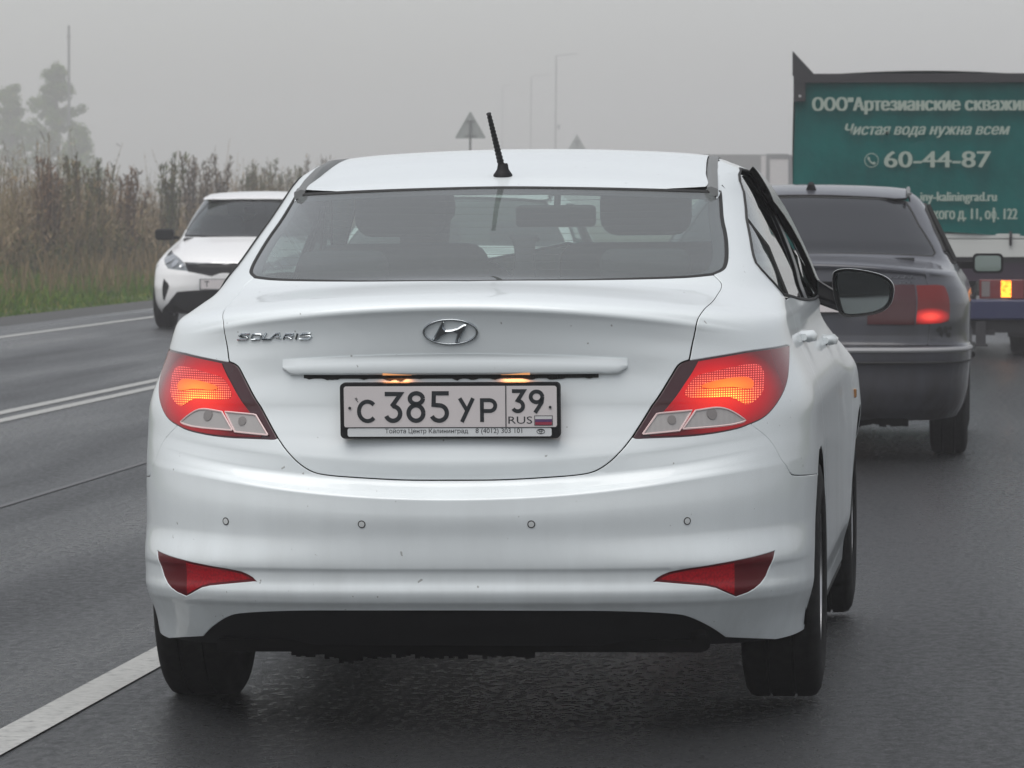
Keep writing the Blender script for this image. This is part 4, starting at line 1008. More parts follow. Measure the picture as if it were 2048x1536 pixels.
# --- badge and lettering
ec = LR.pt(0.0, 0.981); en = LR.nrm(0.0, 0.981); EM = face_back(-0.001, ec.y, 0.981, math.asin(min(1, max(-1, -en.z))) * -1)
badge = empty('badge', (0, 0, 0), 0, car)
es = 12.8 * 822; ep = lambda x, y: ((x - 1062) / es, (665 - y) / es)
MB().tube([EM @ Vector((*ep(1062 + 686 * math.cos(a), 665 + 328 * math.sin(a)), 0.0035)) for a in [i * 2 * math.pi / 48 for i in range(48)]] + [EM @ Vector((*ep(1062 + 686, 665), 0.0035))], 0.0029, 8, False).build('badge_ring', M_DCHROME, badge, True, 60)
Hp = [(885, 378), (930, 384), (905, 450), (898, 535), (950, 605), (1100, 598), (1250, 552), (1420, 452), (1498, 455), (1440, 620), (1335, 800), (1262, 930), (1165, 958), (1215, 800), (1235, 725), (1150, 672), (1000, 700), (850, 790), (720, 880), (640, 888), (592, 860), (700, 680), (800, 500)]
Hp = [ep(*p) for p in Hp]; cx = (sum(p[0] for p in Hp) / len(Hp), sum(p[1] for p in Hp) / len(Hp))
hb = MB(); inn = shrink(Hp, 0.0032, (1, 1)); k = len(Hp)
hb.add([EM @ Vector((*p, 0.0)) for p in Hp] + [EM @ Vector((*p, 0.0045)) for p in Hp] + [EM @ Vector((*p, 0.0085)) for p in inn], [(i, (i + 1) % k, k + (i + 1) % k, k + i) for i in range(k)] + [(k + i, k + (i + 1) % k, 2 * k + (i + 1) % k, 2 * k + i) for i in range(k)] + [tuple(range(2 * k, 3 * k))])
hb.build('badge_letter', M_DCHROME, badge, True, 30)
S = 6.827; le = []
sx = lambda x, y: (-0.5445 + ((440 + x / S) - 474) / 148 * 0.1965, 0.956 + (683 - (620 + y / S)) / 812)
LET = [[[(405, 325), (290, 330), (262, 355), (300, 366), (370, 366), (385, 380), (360, 402), (232, 408)]],
       [[(455, 330), (560, 326), (572, 340), (545, 395), (520, 402), (435, 402), (428, 388), (455, 330)]],
       [[(635, 312), (588, 398), (700, 394)]],
       [[(690, 392), (775, 318), (815, 310), (832, 390)], [(760, 364), (825, 362)]],
       [[(868, 390), (905, 325), (1000, 318), (1005, 335), (975, 352), (900, 358)], [(935, 358), (985, 385)]],
       [[(1062, 312), (1040, 392)]],
       [[(1240, 308), (1130, 312), (1105, 335), (1130, 345), (1225, 343), (1238, 358), (1205, 385), (1085, 388)]]]
lt = empty('model_lettering', (0, 0, 0), 0, car)
for L in LET:
    mb = MB()
    for ln in L:
        pts = [sx(*p) for p in ln]; n = len(pts); rr = []
        for i in range(n):
            p = Vector(pts[i]); a = Vector(pts[max(0, i - 1)]); b = Vector(pts[min(n - 1, i + 1)]); d0 = (p - a) if i else (b - p); d1 = (b - p) if i < n - 1 else (p - a)
            d0 = d0.normalized(); d1 = d1.normalized(); nn = Vector((-(d0 + d1).y, (d0 + d1).x)); nn = nn.normalized() if nn.length > 1e-5 else Vector((-d0.y, d0.x)); c = max(.55, nn.dot(Vector((-d0.y, d0.x)))); q = nn * (0.0020 / c)
            s3 = LR.pt(p.x, p.y); nr = LR.nrm(p.x, p.y)
            A = lambda v, h: Vector((v.x, s3.y, v.y)) + nr * h
            rr.append([A(p + q, -.001), A(p + q, .0035), A(p, .005), A(p - q, .0035), A(p - q, -.001)])
        mb.rings(rr)
    mb.build('letter', M_DCHROME, lt, True, 40)
# --- parking sensors
for x, z in ((-0.567, .516), (-0.217, .515), (0.197, .515), (0.568, .516)):
    p = LR.pt(x, z); n = LR.nrm(x, z); Mq = Matrix.Translation(p) @ n.to_track_quat('X', 'Z').to_matrix().to_4x4()
    sr = MB().lathe([(.0072, -.001), (.0095, -.001), (.0095, .0009), (.0072, .0009)], 24, Mq, closed_prof=True).build('parking_sensor', M_BLACK, car, True)
    MB().lathe([(.001, -.001), (.0072, -.001), (.0072, .0012), (.001, .0014)], 24, Mq).build('sensor_cap', M_SENS, sr, True)
# --- aerial
pa = TOP.P(0.0, 1.262); az = float(pa[2])
ant = empty('aerial', (0.0, 1.262, az), 0, car)
MB().lathe([(.001, .034), (.012, .034), (.014, .030), (.016, .018), (.021, .010), (.0255, .004), (.026, -.004), (.001, -.004)], 24, Matrix.Rotation(-math.pi / 2, 4, 'Y')).build('aerial_base', M_BLACK, ant, True, 40)
A0 = Vector((-.004, 0, .028)); A1 = Vector((-.029, -.075, .166)); mb = MB(); pts = [A0.lerp(A1, i / 60) for i in range(61)]
mb.tube(pts, [0.0092 - 0.0032 * i / 60 + 0.0010 * math.sin(i * 1.5) for i in range(61)], 10); mb.build('aerial_rod', M_BLACK, ant, True, 60)
# --- door mirrors
mo = [(1092, 1000), (1100, 955), (1150, 930), (1250, 928), (1400, 952), (1500, 982), (1560, 1030), (1577, 1085), (1562, 1180), (1520, 1240), (1440, 1280), (1300, 1300), (1200, 1306), (1150, 1285), (1120, 1200), (1095, 1080)]
mo = [(1.297 + ((1380 + x / 3.84) - 1980) / 664, 1.29 - ((300 + y / 3.84) - 410) / 664) for x, y in mo]
mo = smooth_poly(mo, 2); mc = (sum(p[0] for p in mo) / len(mo), sum(p[1] for p in mo) / len(mo))
for s_ in (1, -1):
    dx = 0.0 if s_ > 0 else -0.035
    rg_ = lambda f, y, sh_=0.0: [((mc[0] + (p[0] - mc[0]) * f + dx) * s_, y + sh_ * (p[0] - mc[0]), mc[1] + (p[1] - mc[1]) * f) for p in mo]
    m_ = empty('door_mirror', (0, 0, 0), 0, car)
    MB().rings([rg_(0.90, 2.862, -.3), rg_(0.985, 2.846, -.3), rg_(0.99, 2.856, -.3)], cap0=False, cap1=False).build('mirror_bezel', M_BLACK, m_, True, 60)
    MB().rings([rg_(0.99, 2.856, -.3), rg_(1.0, 2.866, -.3), rg_(0.99, 2.90, -.3), rg_(0.86, 2.95, -.3), rg_(0.55, 2.985, -.3), rg_(0.1, 2.995, -.3)], cap0=False).build('mirror_shell', M_WHITE, m_, True, 60)
    gm = MB(); pts = rg_(0.87, 2.866, -.3); gm.add(pts, [tuple(range(len(pts)))]); gm.build('mirror_face', mat('mirror_grime', (0.30, 0.32, 0.31), 0.10, 1.0) if 'mirror_grime' not in bpy.data.materials else bpy.data.materials['mirror_grime'], m_, fixn=False)
    b0 = [(0.775, 2.93, 0.985), (0.775, 3.06, 0.985), (0.775, 3.06, 1.04), (0.775, 2.95, 1.06)]
    b1 = [(0.86, 2.88, 0.955), (0.86, 2.98, 0.955), (0.86, 2.98, 1.0), (0.86, 2.89, 1.01)]
    MB().rings([[(x * s_, y, z) for x, y, z in b0], [((x + dx) * s_, y, z) for x, y, z in b1]]).build('mirror_arm', M_GBLACK, m_, True, 40, bevel=0.006)
# --- cabin
def soft(name, x0, x1, y0, y1, z0, z1, r=0.05, material=None, parent=None, tilt=0.0):
    o = MB().box(-(x1 - x0) / 2, (x1 - x0) / 2, -(y1 - y0) / 2, (y1 - y0) / 2, -(z1 - z0) / 2, (z1 - z0) / 2).build(name, material or M_SEAT, parent or car)
    o.location = ((x0 + x1) / 2, (y0 + y1) / 2, (z0 + z1) / 2); o.rotation_euler = (tilt, 0, 0)
    b = o.modifiers.new('bevel', 'BEVEL'); b.width = r; b.segments = 4
    for p in o.data.polygons: p.use_smooth = True
    return o
soft('parcel_shelf', -0.56, 0.56, 0.62, 1.06, 1.015, 1.035, 0.006)
soft('rear_seat', -0.62, 0.62, 1.02, 1.18, 0.55, 1.095, 0.05, tilt=R(-12))
for x in (-0.40, 0.40): soft('rear_headrest', x - .12, x + .12, 0.98, 1.06, 1.08, 1.17, 0.035)
for x in (-0.37, 0.33):
    st = empty('front_seat', (0, 0, 0), 0, car)
    soft('seat_back', x - .25, x + .25, 2.00, 2.12, 0.45, 1.185, 0.06, parent=st, tilt=R(8))
    soft('headrest', x - .13, x + .13, 1.93, 2.03, 1.20, 1.35, 0.05, parent=st)
    soft('seat_cushion', x - .25, x + .25, 2.10, 2.60, 0.42, 0.55, 0.05, parent=st)
soft('dashboard', -0.68, 0.68, 2.85, 3.20, 0.70, 0.985, 0.06)
rmx = 0.013
mir = soft('interior_mirror', rmx - .12, rmx + .12, 2.62, 2.65, 1.222, 1.288, 0.03, M_BLACK)
MB().tube([(rmx, 2.66, 1.27), (rmx, 2.72, 1.34)], 0.01, 8).build('mirror_stalk', M_BLACK, mir).location = Vector((0, 0, 0)) - mir.location
sw = MB(); sw.tube([(-0.37 + .18 * math.cos(a), 2.62 + .06 * math.sin(a), .93 + .17 * math.sin(a)) for a in [i * 2 * math.pi / 32 for i in range(33)]], .014, 8, False); sw.tube([(-0.37, 2.85, .85), (-0.37, 2.64, .92)], .03, 8); sw.build('steering_wheel', M_BLACK, car, True)
brk = soft('high_brake_light', -0.20, 0.12, 0.60, 0.66, 1.062, 1.098, 0.012, mat('brake_light_housing', (0.10, 0.03, 0.03), 0.3))
# ================================================================ ROAD, VERGE, FOG
def asphalt():
    m = mat('wet_asphalt', (.04, .04, .042), .3, spec=.38); b = bsdf(m)
    big = noise(m, .7, 4, .6, vec=(1, .3, 1)); mid = noise(m, 7, 9, .78); fine = noise(m, 150, 3, .8); track = noise(m, 1.3, 3, .5, vec=(1, .06, 1))
    mott = noise(m, 34, 9, .82, vec=(1, .45, 1))
    def mad(a, k, c=None):
        n = nd(m, 'ShaderNodeMath', operation='MULTIPLY_ADD'); lk(m, a, n.inputs[0]); n.inputs[1].default_value = k
        if c is None: n.inputs[2].default_value = 0
        else: lk(m, c, n.inputs[2])
        return n.outputs[0]
    s = mad(big.outputs[0], .20, mad(mid.outputs[0], .20, mad(mott.outputs[0], .40, mad(fine.outputs[0], .20))))
    r = ramp(m, s, [(.36, (.003, .0033, .0037)), (.50, (.009, .0095, .0105)), (.60, (.022, .023, .025)), (.70, (.070, .070, .074))]); lk(m, r.outputs[0], b.inputs['Base Color'])
    q = mad(track.outputs[0], .40, mad(mott.outputs[0], .60)); rr = ramp(m, q, [(.38, (.16, .16, .16)), (.50, (.32, .32, .32)), (.62, (.55, .55, .55))]); lk(m, rr.outputs[0], b.inputs['Roughness'])
    v = nd(m, 'ShaderNodeTexVoronoi'); v.inputs['Scale'].default_value = 80; tc = nd(m, 'ShaderNodeTexCoord'); lk(m, tc.outputs['Object'], v.inputs['Vector'])
    h = mad(v.outputs['Distance'], -.25, mad(mid.outputs[0], .4, mad(mott.outputs[0], 1.1)))
    bp = nd(m, 'ShaderNodeBump'); bp.inputs['Strength'].default_value = 1.0; bp.inputs['Distance'].default_value = .010; lk(m, h, bp.inputs['Height']); lk(m, bp.outputs[0], b.inputs['Normal'])
    return m
M_ASPH = asphalt()
def line_paint():
    m = mat('road_paint', (.50, .50, .48), .45); n = noise(m, 30, 5, .7); n2 = noise(m, 2.0, 3); r = ramp(m, n.outputs[0], [(.30, (.09, .09, .09)), (.44, (.30, .30, .285)), (.7, (.42, .42, .40))]); lk(m, r.outputs[0], bsdf(m).inputs['Base Color'])
    bp = nd(m, 'ShaderNodeBump'); bp.inputs['Strength'].default_value = .3; bp.inputs['Distance'].default_value = .003; lk(m, n.outputs[0], bp.inputs['Height']); lk(m, bp.outputs[0], bsdf(m).inputs['Normal']); return m
M_LINE = line_paint()
def soil():
    m = mat('soil_grass', (.05, .06, .025), .9); n = noise(m, .8, 6, .6); r = ramp(m, n.outputs[0], [(.35, (.040, .050, .018)), (.6, (.070, .080, .030)), (.8, (.09, .075, .045))]); lk(m, r.outputs[0], bsdf(m).inputs['Base Color']); return m
def strip(name, x0, x1, y0, y1, z, m, parent=None, ny=1):
    o = MB().add([(x0, y0, z), (x1, y0, z), (x1, y1, z), (x0, y1, z)], [(0, 1, 2, 3)]).build(name, m, parent, fixn=False); return o
tag(strip('ground', -900, 900, -60, 1500, -.06, soil()), kind='structure')
road = tag(strip('road', -9.15, 6.5, -50, 1200, 0.0, M_ASPH), kind='structure')
M_SHO = mat('shoulder_gravel', (.045, .046, .046), .8); _n = noise(M_SHO, 60, 4, .8); _r = ramp(M_SHO, _n.outputs[0], [(.35, (.022, .023, .023)), (.7, (.075, .075, .072))]); lk(M_SHO, _r.outputs[0], bsdf(M_SHO).inputs['Base Color'])
tag(strip('shoulder', -10.2, -9.15, -50, 1200, -.02, M_SHO), kind='structure')
tag(strip('shoulder', 6.5, 8.0, -50, 1200, -.02, M_SHO), kind='structure')
tag(strip('lane_line', -1.118, -1.003, -50, 60, .004, M_LINE, ), kind='structure')
for x in (-4.80, -4.58): tag(strip('centre_line', x - .052, x + .052, -50, 1200, .004, M_LINE), kind='structure')
tag(strip('edge_line', -8.36, -8.22, -50, 1200, .004, M_LINE), kind='structure')
tag(strip('edge_line', 5.9, 6.04, -50, 1200, .004, M_LINE), kind='structure')
# seam in the asphalt
M_SEAM = mat('asphalt_seam', (.075, .075, .078), .5); tag(strip('asphalt_seam', -2.93, -2.89, -50, 300, .0035, M_SEAM), kind='structure')
# fog
hz = MB().box(-450, 450, -55, 900, -1.2, 20).build('haze', None); tag(hz, kind='stuff')
hm = bpy.data.materials.new('haze'); hm.use_nodes = True; hm.node_tree.nodes.clear(); ho = hm.node_tree.nodes.new('ShaderNodeOutputMaterial'); hv = hm.node_tree.nodes.new('ShaderNodeVolumePrincipled')
hv.inputs['Color'].default_value = (.978, .964, .978, 1); hv.inputs['Density'].default_value = HAZE; hv.inputs['Anisotropy'].default_value = 0.2
hm.node_tree.links.new(hv.outputs[0], ho.inputs['Volume']); hz.data.materials.append(hm)
# ================================================================ ROADSIDE PLANTS
rng = np.random.default_rng(12)
def island_mat(name, stops, rough=.8):
    m = mat(name, (.1, .1, .05), rough, spec=.2); g = nd(m, 'ShaderNodeNewGeometry'); r = ramp(m, g.outputs['Random Per Island'], stops); lk(m, r.outputs[0], bsdf(m).inputs['Base Color'])
    return m
def quads(name, P0, P1, w0, w1, dirs, material, label=None, cat=None, kind=None, parent=None):
    """thin tapering blades from P0 to P1, half widths w0, w1 along dirs"""
    n = len(P0); v = np.empty((n, 4, 3)); v[:, 0] = P0 - dirs * w0[:, None]; v[:, 1] = P0 + dirs * w0[:, None]; v[:, 2] = P1 + dirs * w1[:, None]; v[:, 3] = P1 - dirs * w1[:, None]
    me = bpy.data.meshes.new(name); me.vertices.add(4 * n); me.vertices.foreach_set('co', v.reshape(-1)); me.loops.add(4 * n); me.loops.foreach_set('vertex_index', np.arange(4 * n, dtype=np.int32))
    me.polygons.add(n); me.polygons.foreach_set('loop_start', np.arange(0, 4 * n, 4, dtype=np.int32)); me.polygons.foreach_set('loop_total', np.full(n, 4, dtype=np.int32)); me.update(calc_edges=True)
    me.materials.append(material); o = bpy.data.objects.new(name, me); COL.objects.link(o)
    if parent: o.parent = parent
    return tag(o, label, cat, kind=kind)
def rdir(n):
    a = rng.uniform(0, 2 * np.pi, n); return np.stack([np.cos(a), np.sin(a), np.zeros(n)], 1)
# grass verge
n = 190000; x = -10.15 - 6.6 * rng.random(n)**.9; y = 5 + 140 * rng.random(n)
hgt = (.06 + .20 * rng.random(n)) * np.clip((-10.0 - x) / 1.2, .35, 1) * (1 + .9 * np.clip((-13.2 - x) / 2, 0, 1)); patch = .6 + .4 * np.sin(x * 1.7 + 2 * np.sin(y * .31)) * np.sin(y * .45 + x)
hgt *= patch; P0 = np.stack([x, y, np.full(n, -.06)], 1); lean = rng.normal(0, .35, (n, 2)) * hgt[:, None]; P1 = P0 + np.stack([lean[:, 0], lean[:, 1], hgt], 1)
quads('verge_grass', P0, P1, np.full(n, .010), np.full(n, .003), rdir(n), island_mat('grass', [(0, (.030, .080, .006)), (.45, (.065, .14, .010)), (.8, (.11, .16, .016)), (1, (.20, .15, .04))]), kind='stuff')
n = 4500; x = -11.5 - 4.5 * rng.random(n); y = 32 + 110 * rng.random(n); hgt = .25 + .4 * rng.random(n); P0 = np.stack([x, y, np.full(n, -.06)], 1); P1 = P0 + np.stack([rng.normal(0, .1, n), rng.normal(0, .1, n), hgt], 1)
quads('seed_stalks', P0, P1, np.full(n, .006), np.full(n, .008), rdir(n), island_mat('seed_stalk', [(0, (.12, .09, .045)), (1, (.22, .16, .09))]), kind='stuff')
# tall withered growth behind the verge
def thicket(name, n, xa, xb, ya, yb, h0, h1, stops, leafn, lw, hfun, edge=0.0):
    x = xa + (xb - xa) * rng.random(n); y = ya + (yb - ya) * rng.random(n); h = (h0 + (h1 - h0) * rng.random(n)**1.4) * hfun(x, y)
    P0 = np.stack([x, y, np.full(n, -.06)], 1); ln = rng.normal(0, .16, (n, 2)) * h[:, None]; P1 = P0 + np.stack([ln[:, 0], ln[:, 1], h], 1)
    m = island_mat(name + '_mat', stops)
    A0 = [P0]; A1 = [P1]; W0 = [np.full(n, .009)]; W1 = [np.full(n, .004)]; D = [rdir(n)]
    for k in range(leafn):
        f = .25 + .75 * rng.random(n)**.8; base = P0 + (P1 - P0) * f[:, None]; L = .06 + .17 * rng.random(n); d = rdir(n); tip = base + d * (L * .75)[:, None] + np.array([0, 0, 1]) * (L * rng.uniform(-.5, .7, n))[:, None]
        side_ = np.stack([-d[:, 1], d[:, 0], np.zeros(n)], 1); A0.append(base); A1.append(tip); W0.append(np.full(n, lw)); W1.append(np.full(n, lw * .6)); D.append(side_ * .7 + rdir(n) * .5)
    return quads(name, np.concatenate(A0), np.concatenate(A1), np.concatenate(W0), np.concatenate(W1), np.concatenate(D), m, kind='stuff')
clump = lambda x, y: .68 + .20 * np.sin(x * .9 + y * .21) + .20 * np.sin(y * .33 + 1.7 + x * .4) + .14 * np.sin(y * .9 - x)
BR = [(0, (.10, .066, .030)), (.35, (.18, .115, .055)), (.6, (.135, .125, .050)), (.85, (.28, .20, .12)), (1, (.40, .31, .21))]
GR_ = [(0, (.026, .034, .008)), (.5, (.055, .062, .014)), (.8, (.11, .078, .028)), (1, (.17, .11, .05))]
thicket('tall_weeds', 16000, -15.2, -19.5, 58, 175, .9, 2.35, BR, 14, .010, clump)
thicket('weed_undergrowth', 11000, -14.6, -18.5, 58, 175, .35, 1.15, GR_, 12, .012, clump)
thicket('far_thicket', 9000, -19.5, -40, 70, 230, 1.2, 2.9, BR, 9, .018, clump)
# single shrubs one can tell apart by their spiky tops
def shrub(loc, h, w, n, label, stops, seed):
    r = np.random.default_rng(seed); e = empty('shrub', loc); tag(e, label, 'shrub', 'shrubs in the withered growth beyond the verge')
    mb = MB(); tw = []
    for k in range(n):
        a = r.uniform(0, 6.28); rad = w * .5 * r.random(); hh = h * (.65 + .35 * r.random()); p0 = Vector((math.cos(a) * rad * .25, math.sin(a) * rad * .25, -.06)); p2 = Vector((math.cos(a) * rad, math.sin(a) * rad, hh)); p1 = p0.lerp(p2, .5) + Vector((r.normal(0, .05), r.normal(0, .05), 0))
        mb.tube([p0, p1, p2], [.016, .012, .009], 4); tw.append((p0, p1, p2))
    mb.build('stems', M_TWIG, e)
    P0 = []; P1 = []
    for p0, p1, p2 in tw:
        for k in range(70):
            f = .2 + .8 * r.random(); b = (p0.lerp(p1, f * 2) if f < .5 else p1.lerp(p2, f * 2 - 1)); d = Vector((r.normal(), r.normal(), .8 + abs(r.normal()))).normalized() * (.05 + .11 * r.random()); b = b + Vector((r.normal(0, .03), r.normal(0, .03), 0)); P0.append(b); P1.append(b + d)
    P0 = np.array([tuple(v) for v in P0]); P1 = np.array([tuple(v) for v in P1]); m_ = len(P0); a = r.uniform(0, 6.28, m_)
    quads('foliage', P0, P1, np.full(m_, .016), np.full(m_, .010), np.stack([np.cos(a), np.sin(a), np.zeros(m_)], 1), island_mat('shrub_leaf', stops), parent=e)
    return e
M_TWIG = mat('twig', (.05, .038, .028), .9)
def at(px, d): return (1.297 + (px - 1980) / 9500 * d, -11.43 + d - .1 * ((px - 1980) / 9500 * d) * 0)
SH1 = [(0, (.08, .045, .025)), (.5, (.16, .09, .045)), (1, (.24, .15, .09))]; SH2 = [(0, (.06, .075, .030)), (.5, (.10, .11, .045)), (1, (.18, .13, .075))]; SH3 = [(0, (.08, .06, .04)), (.6, (.16, .12, .085)), (1, (.26, .21, .16))]
for i, (px, d, h, w, nn, lab, st) in enumerate([
    (80, 84, 2.15, 1.1, 16, 'rust-brown shrub under the tall hazy tree at the far left', SH1),
    (133, 88, 2.3, .9, 10, 'thin dark shrub with one bare upright twig, right below the tree', SH2),
    (182, 92, 2.25, .9, 14, 'dark green spiky shrub just right of the hazy tree', SH2),
    (232, 93, 2.05, 1.2, 16, 'low reddish shrub between two spiky ones left of the oncoming car', SH1),
    (322, 97, 2.35, .9, 14, 'spiky shrub standing above the mirror of the oncoming car', SH2),
    (378, 104, 2.6, .8, 14, 'tallest upright pale-stemmed shrub behind the roof of the oncoming car', SH3),
    (425, 106, 2.55, 1.0, 15, 'beige feathery shrub above the windscreen of the oncoming car', SH3),
    (500, 118, 2.45, 1.3, 16, 'hazy olive shrub above the right end of the oncoming car roof', SH2),
    (552, 124, 2.6, 1.6, 18, 'wide hazy shrub right beside the rear pillar of the large white sedan', SH2),
    (610, 136, 2.7, 1.4, 16, 'faint shrub peeping over the left roof edge of the large white sedan', SH3)]):
    x_, y_ = at(px, d); shrub((x_, y_, 0), h, w, nn, lab, st, 40 + i)
# trees in the fog
def tree(loc, h, w, trunk_h, nleaf, label, seed, lean=0.0, crown_lo=.3):
    r = np.random.default_rng(seed); e = empty('tree', loc); tag(e, label, 'tree', 'trees in the fog')
    tr_ = MB(); pts = [Vector((lean * f * h + .08 * math.sin(f * 5), .05 * math.sin(f * 4 + 1), f * h * .92)) for f in [k / 8 for k in range(9)]]; tr_.tube(pts, [.20 * (1 - f) + .03 for f in [k / 8 for k in range(9)]], 8); tr_.build('trunk', M_BARK, e, True)
    lb = MB(); P = []; cl = []
    for k in range(44):
        f = crown_lo + (.95 - crown_lo) * (k + r.random()) / 44; b = pts[0].lerp(pts[-1], f); b = pts[int(f * 8)].lerp(pts[min(8, int(f * 8) + 1)], f * 8 - int(f * 8)); a = r.uniform(0, 6.28); wd = w * .5 * (1.06 - ((f - crown_lo) / (1 - crown_lo)) ** 1.2) * r.uniform(.55, 1.08)
        t_ = b + Vector((math.cos(a) * wd, math.sin(a) * wd, wd * r.uniform(.2, .8))); lb.tube([b, b.lerp(t_, .5) + Vector((0, 0, .05)), t_], [.045, .025, .008], 5); cl += [(t_, .62), (b.lerp(t_, .68), .55), (b.lerp(t_, .35), .40)]
    lb.build('limbs', M_BARK, e, True)
    per = nleaf // len(cl); P0 = []
    for c_, s_ in cl:
        q = r.normal(0, 1, (per, 3)); q /= np.linalg.norm(q, axis=1)[:, None]; q *= (r.random(per)**.45)[:, None] * s_ * r.uniform(.6, 1.25); q[:, 2] *= .75; P0.append(np.array(tuple(c_)) + q)
    P0 = np.concatenate(P0); m_ = len(P0); d = r.normal(0, 1, (m_, 3)); d /= np.linalg.norm(d, axis=1)[:, None]; a = r.normal(0, 1, (m_, 3)); a /= np.linalg.norm(a, axis=1)[:, None]
    quads('crown', P0, P0 + d * .20, np.full(m_, .085), np.full(m_, .04), a, M_LEAF, parent=e)
M_BARK = mat('bark', (.11, .10, .09), .9); M_LEAF = island_mat('leaf', [(0, (.055, .10, .025)), (.5, (.11, .18, .045)), (.9, (.16, .21, .06)), (1, (.25, .21, .07))])
x_, y_ = at(98, 400); tree((x_, y_, -.06), 14.8, 7.2, 2, 17000, 'tall leafy tree fading into the fog behind the brown shrubs', 3)
x_, y_ = at(4, 410); tree((x_, y_, -.06), 13.0, 6.6, 2, 13000, 'second hazy tree cut by the left edge of the photo', 5)
x_, y_ = at(146, 390); tree((x_, y_, -.06), 8.8, 5.2, 1.2, 8000, 'lower leafy tree on the right flank of the tall hazy tree', 9, crown_lo=.2)
# ================================================================ SIGNS, LAMPS, POLE
M_SIGN = mat('sign_back', (.30, .32, .31), .6, .2); M_POST = mat('galvanised', (.16, .165, .165), .6, .2); M_POST2 = mat('lamp_pole', (.27, .27, .27), .7)
def sign(px, py_apex, d, size, label):
    x_, y_ = at(px, d); k = 9500 / d; zt = 1.29 - (py_apex - 410) / k; e = empty('road_sign', (x_, y_, 0)); tag(e, label, 'road sign', 'warning signs seen from behind')
    hh = size * .866; tri = [(-size / 2, -hh), (size / 2, -hh), (0, 0)]; o = []
    for i in range(3):
        a, b, c = Vector(tri[i - 1]), Vector(tri[i]), Vector(tri[(i + 1) % 3]); q0 = b + (a - b).normalized() * .06; q1 = b + (c - b).normalized() * .06
        for j in range(5): t = j / 4; o.append(tuple((q0 * (1 - t)**2 + b * 2 * t * (1 - t) + q1 * t * t)))
    F = face_back(0, 0, zt); MB().prism(o, F, -.004, 0).build('plate', M_SIGN, e)
    inn = shrink(o, .022, (1, 1)); n = len(o); mb = MB(); mb.add([F @ Vector((*p, .0)) for p in o] + [F @ Vector((*p, .014)) for p in o] + [F @ Vector((*p, .014)) for p in inn] + [F @ Vector((*p, .0)) for p in inn], [(i + a * n, (i + 1) % n + a * n, (i + 1) % n + ((a + 1) % 4) * n, i + ((a + 1) % 4) * n) for i in range(n) for a in range(4)]); mb.build('rim', M_SIGN, e)
    MB().box(-size * .13, size * .13, -.02, -.001, zt - hh * .40, zt - hh * .36).build('bracket', M_POST, e); MB().box(-size * .2, size * .2, -.02, -.001, zt - hh * .92, zt - hh * .88).build('bracket', M_POST, e)
    MB().tube([(0, -.05, -.06), (0, -.05, zt - hh * .33)], .034, 8).build('post', M_POST, e, True)
sign(940, 221, 138, .93, 'triangular road sign seen from behind, just left of the white sedan aerial')
sign(1155, 268, 300, 1.4, 'smaller fainter triangular sign peeping over the right half of the white roof')
def lamp(px, py, d, label, arm=0.0, box=False):
    x_, y_ = at(px, d); k = 9500 / d; zt = 1.29 - (py - 410) / k; e = empty('street_lamp', (x_, y_, 0)); tag(e, label, 'street lamp', 'street lamps in the fog')
    MB().tube([(-.05, 0, -.06), (0, 0, zt * .6), (.06, 0, zt)], [.10, .085, .07], 8).build('pole', M_POST2, e, True)
    MB().tube([(.06, 0, zt), (.35, 0, zt + .10), (arm * .8, 0, zt + .22)], [.05, .045, .045], 6).build('arm', M_POST2, e, True)
    MB().box(arm * .8, arm * .8 + .55, -.12, .12, zt + .19, zt + .28).build('lamp_head', M_POST2, e, bevel=.03)
    if box: MB().box(.2, .45, -.1, .1, zt - 7.7, zt - 7.2).build('control_box', M_POST2, e); MB().box(0, .25, -.02, .02, zt - 7.5, zt - 7.4).build('control_arm', M_POST2, e)
lamp(1112, 112, 500, 'nearest and tallest of the faint street lamps above the white roof', 2.3, True)
lamp(1062, 152, 620, 'middle of the three faint street lamps above the white roof', 2.3)
lamp(1004, 172, 740, 'faintest street lamp, just right of the white sedan aerial', 2.3)
x_, y_ = at(122, 390); up = empty('utility_pole', (x_, y_, 0)); tag(up, 'slim dark pole rising out of the hazy tree top at the left', 'pole'); MB().tube([(0, 0, -.06), (0, 0, 16.2)], [.14, .10], 8).build('mast', M_POST, up, True); MB().box(-.2, .2, -.05, .05, 15.2, 15.3).build('crossarm', M_TWIG, up)
